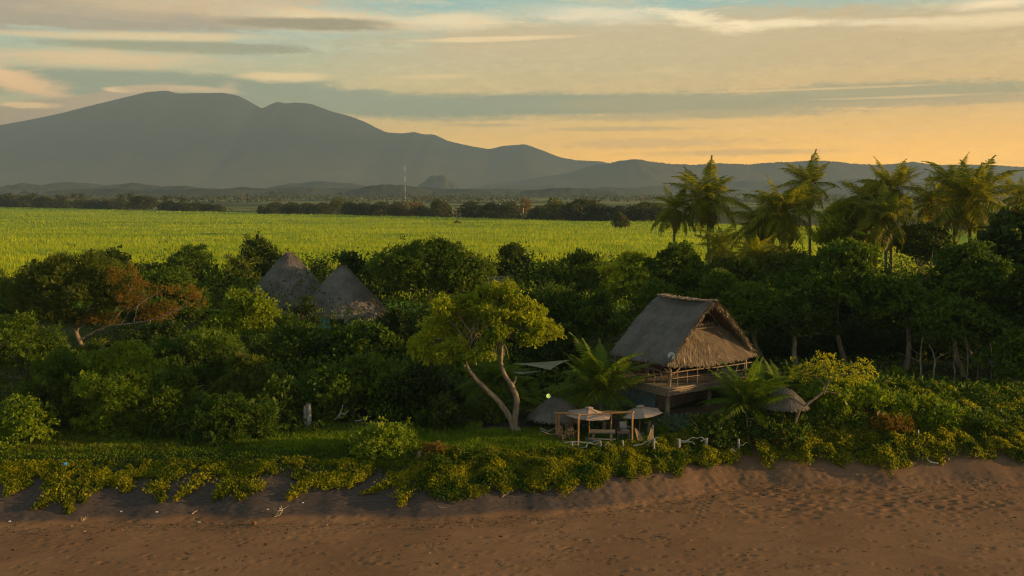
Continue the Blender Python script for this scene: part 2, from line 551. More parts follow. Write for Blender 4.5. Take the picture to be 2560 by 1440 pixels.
def link(name, me, parent=None, loc=None, rot=None, scale=None):
    o = bpy.data.objects.new(name, me)
    COL.objects.link(o)
    if parent is not None:
        o.parent = parent
    if loc is not None:
        o.location = loc
    if rot is not None:
        o.rotation_euler = rot
    if scale is not None:
        o.scale = (scale,) * 3 if not hasattr(scale, '__len__') else scale
    return o


def tag(o, label, cat, group=None, kind=None):
    o['label'] = label
    o['category'] = cat
    if group:
        o['group'] = group
    if kind:
        o['kind'] = kind
    return o


def thing(name, label, cat, loc=(0, 0, 0), rz=0.0, group=None, scale=None):
    o = bpy.data.objects.new(name, None)
    COL.objects.link(o)
    o.location = loc
    o.rotation_euler = (0, 0, rz)
    o.empty_display_size = 0.3
    if scale is not None:
        o.scale = (scale,) * 3 if not hasattr(scale, '__len__') else scale
    return tag(o, label, cat, group)


def tube(mb, pts, radii, sides=7, cap=True, jitter=0.0):
    pts = np.asarray(pts, float)
    n = len(pts)
    radii = np.full(n, radii) if np.isscalar(radii) else np.asarray(radii, float)
    tan = np.gradient(pts, axis=0)
    tan /= (np.linalg.norm(tan, axis=1, keepdims=True) + 1e-9)
    ref = np.array([0.0, 0.0, 1.0]) if abs(tan[0][2]) < 0.8 else np.array([1.0, 0.0, 0.0])
    a = np.cross(tan, ref); a /= (np.linalg.norm(a, axis=1, keepdims=True) + 1e-9)
    b = np.cross(tan, a)
    ang = np.linspace(0, 2 * math.pi, sides, endpoint=False)
    rr = radii[:, None, None] * (1 + (rng.random((n, sides, 1)) - 0.5) * jitter)
    V = pts[:, None, :] + rr * (np.cos(ang)[None, :, None] * a[:, None, :] + np.sin(ang)[None, :, None] * b[:, None, :])
    V = V.reshape(-1, 3)
    F = []
    for i in range(n - 1):
        for j in range(sides):
            k = (j + 1) % sides
            F.append([i * sides + j, i * sides + k, (i + 1) * sides + k, (i + 1) * sides + j])
    mb.add(V, F)
    if cap:
        for r0 in (0, n - 1):
            cpt = pts[r0]
            ring = V[r0 * sides:(r0 + 1) * sides]
            mb.add(np.vstack([ring, cpt]), [[j, (j + 1) % sides, sides] for j in range(sides)])


def smooth_path(pts, n=10, wob=0.0):
    """Catmull-Rom through the points"""
    P = np.asarray(pts, float)
    P = np.vstack([2 * P[0] - P[1], P, 2 * P[-1] - P[-2]])
    res = []
    for i in range(1, len(P) - 2):
        for t in np.linspace(0, 1, n, endpoint=False):
            a, b, c_, d = P[i - 1], P[i], P[i + 1], P[i + 2]
            res.append(0.5 * ((2 * b) + (-a + c_) * t + (2 * a - 5 * b + 4 * c_ - d) * t ** 2 + (-a + 3 * b - 3 * c_ + d) * t ** 3))
    res.append(P[-2])
    res = np.array(res)
    if wob:
        w = rng.normal(size=res.shape) * wob
        w[0] = 0
        res = res + w
    return res


BOXF = [[0, 1, 3, 2], [4, 6, 7, 5], [0, 4, 5, 1], [2, 3, 7, 6], [0, 2, 6, 4], [1, 5, 7, 3]]


def box(mb, c_, s, rz=0.0, tilt=None):
    c_ = np.asarray(c_, float); s = np.asarray(s, float) / 2
    V = np.array([[x, y, z] for x in (-1, 1) for y in (-1, 1) for z in (-1, 1)], float) * s
    if tilt is not None:
        V = V @ np.array(Matrix.Rotation(tilt[0], 3, tilt[1])).T
    if rz:
        ca, sa = math.cos(rz), math.sin(rz)
        V = V @ np.array([[ca, sa, 0], [-sa, ca, 0], [0, 0, 1]])
    mb.add(V + c_, BOXF)


def leaves(mb, P, D, L, W, tint=None, fold=0.25):
    """diamond leaves: base points P, directions D (unit), lengths L, widths W"""
    n = len(P)
    if n == 0:
        return
    up = rng.normal(size=(n, 3))
    S = np.cross(D, up)
    S /= (np.linalg.norm(S, axis=1, keepdims=True) + 1e-9)
    Nn = np.cross(S, D)
    L = np.broadcast_to(np.asarray(L, float), (n,))[:, None]
    W = np.broadcast_to(np.asarray(W, float), (n,))[:, None]
    base = P
    tip = P + D * L
    mid = P + D * L * 0.5 + Nn * W * fold
    l = mid + S * W * 0.5 - Nn * W * fold * 0.3
    r = mid - S * W * 0.5 - Nn * W * fold * 0.3
    V = np.stack([base, l, tip, r], axis=1).reshape(-1, 3)
    F = np.arange(n * 4).reshape(-1, 4)
    mb.add(V, F, rng.random(n) if tint is None else tint)


def unit(v):
    return v / (np.linalg.norm(v, axis=-1, keepdims=True) + 1e-9)


def fib(n):
    i = np.arange(n) + 0.5
    ph = np.arccos(1 - 2 * i / n)
    th = math.pi * (1 + 5 ** 0.5) * i + rng.random() * 6.28
    return np.stack([np.cos(th) * np.sin(ph), np.sin(th) * np.sin(ph), np.cos(ph)], 1)


STYLES = {          # clump spacing, clump radius, leaves per clump, leaf length, leaf width, upward pull
    'fine': (0.36, 0.25, 14, 0.155, 0.06, 0.5),
    'round': (0.42, 0.28, 13, 0.19, 0.105, 0.3),
    'broad': (0.50, 0.30, 11, 0.29, 0.165, 0.1),
    'curly': (0.38, 0.25, 14, 0.20, 0.10, -0.15),
    'coarse': (0.60, 0.42, 12, 0.33, 0.16, 0.2),
    'sparse': (0.60, 0.28, 10, 0.18, 0.09, 0.3),
}


def crown_mesh(mb, lobes, style, dens=1.0, inner=True, lod=1.0):
    """lobes: list of (centre, radii)"""
    sp, cr, nl, ll, lw, up = STYLES[style]
    lod = lod * 1.06
    sp, cr, ll, lw = sp * lod, cr * lod, ll * lod, lw * lod
    subs = []
    for c_, r_ in lobes:
        c_ = np.array(c_, float); r_ = np.array(r_, float)
        mr = float(np.mean(r_))
        if mr < 0.75:
            subs.append((c_, r_)); continue
        nb = int(np.clip(9 * (mr / 1.2) ** 1.2, 8, 22))
        dd = unit(fib(nb) + rng.normal(size=(nb, 3)) * 0.25)
        for q in dd:
            if q[2] < -0.55:
                continue
            s_ = rng.uniform(0.26, 0.46) * (0.9 if nb < 14 else 0.75)
            subs.append((c_ + q * r_ * rng.uniform(0.66, 0.92), np.array([s_ * (r_[0] * 0.6 + mr * 0.4), s_ * (r_[1] * 0.6 + mr * 0.4), max(0.22, s_ * min(mr, r_[2] * 1.25) * 0.85)])))
        subs.append((c_, r_ * 0.62))
    lobes = subs
    Cs = np.array([l[0] for l in lobes], float)
    Rs = np.array([l[1] for l in lobes], float)
    for k in range(len(lobes)):
        c_, r_ = Cs[k], Rs[k]
        area = 4 * math.pi * ((r_[0] * r_[1]) ** 1.6 / 3 + (r_[0] * r_[2]) ** 1.6 / 3 + (r_[1] * r_[2]) ** 1.6 / 3) ** (1 / 1.6)
        n = max(8, int(area / sp ** 2 * dens))
        d = fib(n) + rng.normal(size=(n, 3)) * 0.12
        d = unit(d)
        # small-scale bumps make the outline uneven
        bump = 1 + 0.16 * np.sin(d[:, 0] * 7 + k) * np.sin(d[:, 1] * 8 + 2 * k) + 0.14 * (rng.random(n) - 0.5)
        p_ = c_ + d * r_ * bump[:, None]
        keep = d[:, 2] > -0.75
        for j in range(len(lobes)):
            if j != k and np.all(np.abs(Cs[j] - c_) < Rs[j] + r_ * 1.2):
                q = (p_ - Cs[j]) / Rs[j]
                keep &= (np.sum(q * q, 1) > 0.72)
        p_, d = p_[keep], d[keep]
        n = len(p_)
        if n == 0:
            continue
        # stray shoots that stick out
        shoot = rng.random(n) < 0.07
        p_ = p_ + d * (shoot[:, None] * rng.random((n, 1)) * sp * 1.4)
        m_ = n * nl
        ci = np.repeat(np.arange(n), nl)
        ld = unit(d[ci] * 0.75 + rng.normal(size=(m_, 3)) * 0.75 + np.array([0, 0, up]))
        lp = p_[ci] + unit(rng.normal(size=(m_, 3))) * (rng.random((m_, 1)) ** 0.6) * cr * np.array([1, 1, 0.8]) - ld * ll * 0.4
        sz = 0.7 + 0.6 * rng.random(m_)
        ct = rng.random(n)
        tint = np.clip(0.30 * ct[ci] + 0.35 * rng.random(m_) + 0.35 * rng.random(), 0, 1)
        leaves(mb, lp, ld, ll * sz, lw * sz, tint)
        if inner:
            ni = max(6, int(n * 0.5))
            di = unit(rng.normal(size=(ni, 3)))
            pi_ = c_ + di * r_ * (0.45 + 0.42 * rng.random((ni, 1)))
            leaves(mb, pi_, unit(rng.normal(size=(ni, 3))), 0.55, 0.42, rng.random(ni) * 0.5)  # inner leaves keep to darker tints: crown shade put into the colour


def make_lobes(w, d, h, n, flat=0.75, z0=0.0, seed=None, dome=True):
    """lobes that fill a dome w x d x h whose bottom is at z0"""
    g = np.random.default_rng(seed if seed is not None else rng.integers(1e9))
    L = []
    L.append(((0, 0, z0 + h * 0.45), (w * 0.30, d * 0.30, h * 0.42)))
    for i in range(n):
        th = 2 * math.pi * (i / n) * 1.0 + g.random() * 0.9
        rad = 0.34 * (0.55 + 0.5 * g.random())
        s = 0.13 + 0.10 * g.random()
        x, y = math.cos(th) * rad * w, math.sin(th) * rad * d
        rr = math.hypot(x / w, y / d)
        zt = (1 - (rr * 2) ** 2 * 0.75) if dome else 1
        z = z0 + h * (0.25 + 0.55 * g.random()) * zt
        L.append(((x, y, z), (w * s, d * s, max(0.35, min(h * 0.30, w * s * flat)))))
    for i in range(max(2, n // 3)):
        th = g.random() * 6.28
        rad = 0.18 * g.random()
        s = 0.12 + 0.08 * g.random()
        L.append(((math.cos(th) * rad * w, math.sin(th) * rad * d, z0 + h * (0.80 - 0.6 * rad)), (w * s, d * s, h * 0.2)))
    return L


def skeleton(mb, base, lobes, r0, fork=0.45, lean=(0, 0), lim=9, wob=0.05):
    """trunk that splits into limbs reaching into the lobes"""
    Cs = np.array([l[0] for l in lobes], float)
    base = np.asarray(base, float)
    cen = Cs.mean(0)
    f = base + (cen - base) * fork + np.array([lean[0], lean[1], 0])
    tp = smooth_path([base, (base + f) / 2 + np.array([lean[0] * 0.3 + rng.normal() * 0.1, lean[1] * 0.3, 0]), f], 5, wob * 0.5)
    tube(mb, tp, np.linspace(r0, r0 * 0.7, len(tp)), 8, jitter=0.15)
    for c_ in Cs[:lim]:
        mdp = (f + c_) / 2 + rng.normal(size=3) * np.array([0.25, 0.25, 0.1]) * np.linalg.norm(c_ - f) * 0.4
        bp = smooth_path([f, mdp, c_], 5, wob)
        tube(mb, bp, np.linspace(r0 * 0.5, r0 * 0.12, len(bp)), 5, jitter=0.1)
        for _ in range(2):
            e = c_ + unit(rng.normal(size=3)) * np.linalg.norm(c_ - f) * 0.35
            bp2 = smooth_path([bp[len(bp) // 2], (bp[len(bp) // 2] + e) / 2 + rng.normal(size=3) * 0.1, e], 3)
            tube(mb, bp2, np.linspace(r0 * 0.22, r0 * 0.06, len(bp2)), 4)


# ------------------------------------------------------------------ ground shape
EDGE_X = np.array([-60, -29, -20, -5, 3, 9, 14, 20, 32, 60], float)
EDGE_Y = np.array([52.4, 52.4, 53.2, 53.4, 54.6, 56.8, 59.6, 59.4, 60.0, 62.0], float)


def vnoise(x, y, seed=0):
    """smooth value noise, numpy"""
    xi = np.floor(x).astype(int); yi = np.floor(y).astype(int)
    xf = x - xi; yf = y - yi
    xf = xf * xf * (3 - 2 * xf); yf = yf * yf * (3 - 2 * yf)

    def h(a, b):
        n = (a * 374761393 + b * 668265263 + seed * 144665) & 0xffffffff
        n = ((n ^ (n >> 13)) * 1274126177) & 0xffffffff
        return ((n ^ (n >> 16)) & 0xffff) / 65535.0
    return (h(xi, yi) * (1 - xf) + h(xi + 1, yi) * xf) * (1 - yf) + (h(xi, yi + 1) * (1 - xf) + h(xi + 1, yi + 1) * xf) * yf


def fbm(x, y, o=4, seed=0):
    s = 0; a = 1; t = 0
    for i in range(o):
        s = s + vnoise(x * 2 ** i, y * 2 ** i, seed + i) * a; t += a; a *= 0.5
    return s / t


def edge_y(x):
    return np.interp(x, EDGE_X, EDGE_Y)


def sstep(a, b, x):
    t = np.clip((x - a) / (b - a), 0, 1)
    return t * t * (3 - 2 * t)


def ground_z(x, y):
    x = np.asarray(x, float); y = np.asarray(y, float)
    e = edge_y(x) + (fbm(x * 0.35, y * 0.0 + 5, 3, 3) - 0.5) * 1.6
    beach = -1.75 + 0.004 * (y - 45) + (fbm(x * 0.25, y * 0.5, 3, 9) - 0.5) * 0.08
    bank = beach + 0.95 * sstep(e - 3.6, e + 0.2, y) + 0.85 * sstep(e - 0.4, e + 3.6, y)
    z = np.where(y < e - 3.6, beach, bank)
    z = z * (y < 90) + (y >= 90) * 0.0
    # dune mound on the right
    mound = 1.7 * np.exp(-((x - 22) / 7.5) ** 2 - ((y - 67) / 5.0) ** 2) + 0.8 * sstep(12, 34, x) * sstep(62, 68, y) * (1 - sstep(80, 95, y))
    z = z + mound
    hut = 0.5 * np.exp(-((x - 12) / 6) ** 2 - ((y - 67) / 5) ** 2)
    return z + hut


def gz(x, y):
    return float(ground_z(np.array([x]), np.array([y]))[0])


def grid(xs, ys, zf):
    X, Y = np.meshgrid(xs, ys)
    Z = zf(X, Y)
    V = np.stack([X, Y, Z], -1).reshape(-1, 3)
    nx, ny = len(xs), len(ys)
    i = np.arange(nx - 1)[None, :] + (np.arange(ny - 1) * nx)[:, None]
    F = np.stack([i, i + 1, i + 1 + nx, i + nx], -1).reshape(-1, 4)
    return V, F


# ================================================================== SETTING
# beach: real hollows and footprints pressed into the sheet
feet = []
for _ in range(1500):
    feet.append((rng.uniform(-34, 34), rng.uniform(40, 57), rng.uniform(0.08, 0.26), rng.uniform(0.05, 0.10), rng.uniform(0.03, 0.075)))
for k in range(16):       # a track of steps going up the beach
    feet.append((11.2 + (k % 2) * 0.28 + k * 0.10 - 1.4, 50.0 + k * 0.28, 0.13, 0.09, 0.07))
for k in range(900):      # churned sand below the bank on the right
    x = rng.uniform(3, 34)
    feet.append((x, float(edge_y(x)) - rng.uniform(0.4, 3.6) ** 1.0, rng.uniform(0.10, 0.28), rng.uniform(0.05, 0.10), rng.uniform(0.02, 0.05)))
for k in range(160):
    feet.append((rng.normal(21, 5), rng.normal(53, 1.3), rng.uniform(0.2, 0.5), rng.uniform(0.08, 0.16), rng.uniform(0.04, 0.09)))


def refine(a, b, step):
    return np.linspace(a, b, int(round((b - a) / step)) + 1)


xs = np.concatenate([np.array([-5600, -2500, -1200, -600, -300, -150, -90, -60, -48, -40]), refine(-36, 36, 0.12), np.array([40, 48, 60, 90, 150, 300, 600, 1200, 2500, 4500])])
ys1 = np.concatenate([np.array([-60, 0, 20, 30, 36]), refine(39, 58, 0.12), refine(58.25, 66, 0.25)])
BEACH_TOP = ys1[-1]
V, F = grid(xs, ys1, ground_z)
nx = len(xs)
X0 = V[:, 0].reshape(len(ys1), nx); Y0 = V[:, 1].reshape(len(ys1), nx); Z0 = V[:, 2].reshape(len(ys1), nx)
ix0 = 10; iy0 = 5
for (fx, fy, a, b, dpt) in feet:
    i0 = int((fx - a * 3 + 36) / 0.12) + ix0; i1 = int((fx + a * 3 + 36) / 0.12) + ix0 + 1
    j0 = int((fy - b * 3 - 39) / 0.12) + iy0; j1 = int((fy + b * 3 - 39) / 0.12) + iy0 + 1
    i0, i1 = max(ix0, i0), min(ix0 + 600, i1); j0, j1 = max(iy0, j0), min(iy0 + 158, j1)
    if i1 <= i0 or j1 <= j0:
        continue
    q = ((X0[j0:j1, i0:i1] - fx) / a) ** 2 + ((Y0[j0:j1, i0:i1] - fy) / b) ** 2
    Z0[j0:j1, i0:i1] += -dpt * np.exp(-q) + dpt * 0.45 * np.exp(-(np.sqrt(q) - 1.5) ** 2 * 3)
inside = (np.abs(X0) < 36) & (Y0 > 39) & (Y0 < 58)
Z0 += inside * ((fbm(X0 * 1.2, Y0 * 3.0, 4, 31) - 0.5) * 0.04)
# a long shallow tyre-like furrow across the sand
Z0 += inside * (-0.05 * np.exp(-((Y0 - (47.9 + 0.012 * X0)) / 0.10) ** 2) * (X0 < 7.5) * (X0 > -12))
V[:, 2] = Z0.ravel()
mb = MB(); mb.add(V, F)
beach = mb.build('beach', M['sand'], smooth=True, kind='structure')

ys2 = np.concatenate([np.array([BEACH_TOP]), refine(67, 110, 1.0), np.geomspace(115, 8300, 56)])
xs2 = np.concatenate([np.array([-5600, -4000, -2500, -1200, -600, -300, -150, -90]), refine(-60, 60, 1.0), np.array([90, 150, 300, 600, 1200, 2500, 4500])])
V, F = grid(xs2, ys2, ground_z)
V[:len(xs2), 2] -= 0.03
mb = MB(); mb.add(V, F)
mb.build('ground', M['soil'], smooth=True, kind='structure')

# mown grass clearing behind the creepers
xs3 = refine(-17, 20, 0.25)
ys3 = refine(56.6, 63, 0.25)


def lawn_z(x, y):
    return ground_z(x, y) + 0.012 + 0.03 * fbm(x * 3, y * 3, 2, 4)


V, F = grid(xs3, ys3, lawn_z)
keep = V[F].mean(1)
keep = keep[:, 1] > edge_y(keep[:, 0]) + 2.4 + 0.5 * vnoise(keep[:, 0], keep[:, 1], 8)
mb = MB(); mb.add(V, F[keep])
mb.build('lawn', M['lawn'], smooth=True, kind='structure')


# field of cane: a rolling top surface and standing blades
def far_line(x):
    return 457 - 0.814 * (x - 71)


def cane_z(x, y):
    return 1.25 + 1.1 * (fbm(x * 0.03, y * 0.045, 3, 21) - 0.5) + 0.9 * (fbm(x * 0.16, y * 0.22, 3, 22) - 0.5)


tt = np.linspace(0, 1, 250)
ss = np.linspace(-1, 1, 260)
rows = []
for t in tt:
    xx = -100 + ss * (0.62 * (118 * (9.0 ** t)) + 30) + 50
    y0 = 118.0
    yl = np.maximum(far_line(xx), 150)
    yy = y0 * (yl / y0) ** t
    rows.append(np.stack([xx, yy, cane_z(xx, yy)], -1))
V = np.array(rows).reshape(-1, 3)
nx = len(ss); ny = len(tt)
# skirt at the near side
i = np.arange(nx - 1)[None, :] + (np.arange(ny - 1) * nx)[:, None]
F = np.stack([i, i + 1, i + 1 + nx, i + nx], -1).reshape(-1, 4)
mb = MB(); mb.add(V, F)
mb.build('cane_field', M['cane_canopy'], smooth=True, kind='stuff')

n = 190000
t = rng.random(n)
y = 1 / (1 / 125 - t * (1 / 125 - 1 / 900))
x = rng.uniform(-0.62, 0.45, n) * y
ok = y < far_line(x) - 2
x, y = x[ok], y[ok]
n = len(x)
z = cane_z(x, y) - 0.5
hgt = (0.75 + 0.55 * rng.random(n)) * (1 + 0.35 * vnoise(x * 0.1, y * 0.1, 5))
wd = 0.06 + y * 0.0004
ang = rng.random(n) * math.pi
dxy = np.stack([np.cos(ang), np.sin(ang), np.zeros(n)], 1)
b = np.stack([x, y, z], 1)
tip = b + np.stack([rng.normal(size=n) * 0.22 - 0.1, rng.normal(size=n) * 0.22, hgt], 1)
V = np.stack([b - dxy * wd[:, None], b + dxy * wd[:, None], tip], 1).reshape(-1, 3)
ptch = np.clip((fbm(x * 0.022, y * 0.055, 4, 61) - 0.42) * 6, 0, 1)
mb = MB(); mb.add(V, np.arange(n * 3).reshape(-1, 3), np.clip(0.12 + 0.42 * rng.random(n) + 0.45 * ptch, 0, 0.97) - 0.25 * (1 - ptch) * 0.4)
mb.build('cane_blades', M['cane'], kind='stuff')


# ------------------------------------------------------------------ hills and mountains
def ridge_mesh(name, pts, Y, front, back, mat, rough=0.03, nx=260, ny=46, seed=1, serr=0.0):
    pts = sorted(pts)
    us = np.array([p_[0] for p_ in pts], float)
    zs = np.array([at(p_[0], p_[1], Y)[2] for p_ in pts])
    xw = np.array([at(p_[0], p_[1], Y)[0] for p_ in pts])
    X = np.linspace(xw[0], xw[-1], nx)
    ridge = np.interp(X, xw, zs)
    k = np.array([1, 2, 1]) / 4
    ridge = np.convolve(np.pad(ridge, 1, 'edge'), k, 'valid')
    sy = np.linspace(-1, 1, ny)
    V = []
    for s in sy:
        yy = Y + (s * front if s < 0 else s * back)
        f = (1 - abs(s)) ** 1.25
        e_ = fbm(X / (front * 0.16) , np.full(nx, s * 3.5), 4, seed) - 0.5
        e2 = fbm(X / (front * 0.03), np.full(nx, s * 14.0), 3, seed + 9) - 0.5
        zz = (ridge - 0) * f + (e_ * rough * 2.2 + e2 * rough * 0.5) * ridge.max() * min(1, abs(s) * 5) * (1 - abs(s))
        if serr:
            zz = zz + serr * (rng.random(nx) - 0.3) * (1 - abs(s))
        V.append(np.stack([X * (yy / Y) ** 0.0, np.full(nx, yy), zz - 3 * abs(s)], -1))
    V = np.array(V).reshape(-1, 3)
    i = np.arange(nx - 1)[None, :] + (np.arange(ny - 1) * nx)[:, None]
    F = np.stack([i, i + 1, i + 1 + nx, i + nx], -1).reshape(-1, 4)
    mb = MB(); mb.add(V, F)
    return mb.build(name, mat, smooth=True, kind='structure')


MT = [(-500, 400), (-250, 350), (0, 311), (70, 298), (150, 281), (240, 258), (330, 236), (370, 226), (420, 222), (450, 230), (470, 229), (560, 228), (595, 234), (625, 250), (657, 269),
      (680, 256), (697, 250), (715, 255), (740, 252), (780, 256), (830, 275), (870, 285), (910, 300), (965, 328), (1010, 331), (1035, 327), (1060, 334), (1085, 333), (1120, 350), (1180, 364),
      (1225, 371), (1255, 363), (1312, 358), (1345, 370), (1400, 392), (1440, 399), (1500, 402), (1560, 415), (1650, 428), (1800, 440), (2000, 455), (2200, 476)]
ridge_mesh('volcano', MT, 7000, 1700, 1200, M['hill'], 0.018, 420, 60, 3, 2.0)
M2 = [(1150, 476), (1230, 462), (1290, 452), (1340, 444), (1420, 432), (1470, 415), (1520, 408), (1545, 401), (1590, 396), (1625, 403), (1680, 409), (1740, 411), (1800, 407), (1870, 409), (1930, 405),
      (1985, 403), (2040, 399), (2090, 403), (2130, 408), (2190, 411), (2240, 408), (2285, 403), (2330, 411), (2400, 410), (2480, 411), (2560, 417), (2700, 425), (2900, 440), (3100, 470)]
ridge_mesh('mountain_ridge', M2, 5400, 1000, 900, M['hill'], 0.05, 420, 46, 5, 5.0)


def hill(u, v, hw, Y, seed, mat='hill_near', hgt_pow=1.0):
    pts = []
    g = np.random.default_rng(seed)
    for s in np.linspace(-1, 1, 15):
        h_ = (481 - v) * max(0.0, (1 - abs(s) ** 1.7)) * (1 + 0.22 * (g.random() - 0.5))
        pts.append((u + s * hw, 478 - h_))
    ridge_mesh('hill', pts, Y, hw * pxm(Y) * 0.7, hw * pxm(Y) * 0.7, M[mat], 0.08, 90, 20, seed, 2.2)


for k, h_ in enumerate([(1095, 437, 62, 4300), (975, 462, 110, 2500), (1060, 470, 90, 2700), (1160, 474, 110, 2600), (1010, 470, 130, 3300), (180, 457, 150, 3400),
                        (60, 460, 90, 3100), (330, 459, 120, 3200), (450, 466, 110, 3000), (610, 470, 90, 2500), (740, 469, 110, 2700), (800, 455, 180, 3900),
                        (860, 472, 120, 2900), (1260, 474, 130, 3000), (1340, 464, 230, 4400), (1520, 470, 200, 3300), (1900, 452, 260, 4200), (2150, 448, 240, 4000), (2400, 450, 220, 4100),
                        (1720, 462, 220, 3800), (520, 474, 160, 2300), (-60, 466, 120, 2900), (1420, 472, 120, 2400), (250, 472, 130, 2300)]):
    hill(*h_, seed=40 + k)

# far woods on the plain, one mass
mb = MB()
for k in range(520):
    Y = rng.uniform(1300, 4200)
    x = rng.uniform(-0.58, 0.6) * Y
    if Y < far_line(x) + 200:
        continue
    r_ = rng.uniform(8, 20)
    nl_ = 44
    d = unit(rng.normal(size=(nl_, 3)))
    p_ = np.array([x, Y, r_ * 0.25]) + d * np.array([r_ * 2.4, r_, r_ * 0.15])
    leaves(mb, p_, unit(rng.normal(size=(nl_, 3))), r_ * 0.3, r_ * 0.25)
mb.build('distant_woodland', M['far_leaf'], kind='stuff')

# ================================================================== PLANTS
def plant(name, label, cat, u, vtop, vbot, wpx, Y, style, mat, n=9, group=None, deep=0.85, trunk='trunk', r0=0.16, dens=1.0,
          flat=0.75, lean=(0, 0), bark='bark', fork=0.45, dome=True, extra=0.0, seed=None):
    top = at(u, vtop, Y); bot = at(u, vbot, Y)
    x = float(top[0]); g = gz(x, Y)
    w = wpx * pxm(Y) * 0.94
    z0 = max(g, float(bot[2])) - g
    h = float(top[2]) - g - z0
    h = max(h, 0.8)
    h *= 0.97
    d = w * deep
    root = thing(name, label, cat, (x, Y, g), 0, group)
    L = make_lobes(w, d, h, n, flat, z0, seed, dome)
    # lower lobes close the side of a shrub that reaches the ground
    if z0 < 0.4:
        for i in range(max(3, n // 2)):
            th = 6.28 * i / max(3, n // 2) + rng.random()
            L.append(((math.cos(th) * w * 0.33, math.sin(th) * d * 0.33, z0 + h * 0.16), (w * 0.17, d * 0.17, h * 0.2)))
    mb = MB()
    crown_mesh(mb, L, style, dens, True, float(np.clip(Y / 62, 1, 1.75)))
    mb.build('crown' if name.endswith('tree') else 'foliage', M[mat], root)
    mt_ = MB()
    skeleton(mt_, (rng.normal() * 0.1 - lean[0], -lean[1], -0.15), L, r0, fork, lean)
    for _ in range(5 if Y < 90 else 2):        # bare twigs poking out of the leaves
        c_, r_ = L[int(rng.integers(len(L)))]
        q = np.array(c_); d = unit(rng.normal(size=3) + np.array([0, -0.5, 0.9]))
        e = q + d * np.array(r_) * 1.15 + d * rng.uniform(0.2, 0.7)
        tube(mt_, smooth_path([q, (q + e) / 2 + rng.normal(size=3) * 0.12, e], 3), [0.03, 0.026, 0.022, 0.018, 0.014, 0.01, 0.008], 4, cap=False)
    mt_.build(trunk, M[bark], root, smooth=True)
    return root


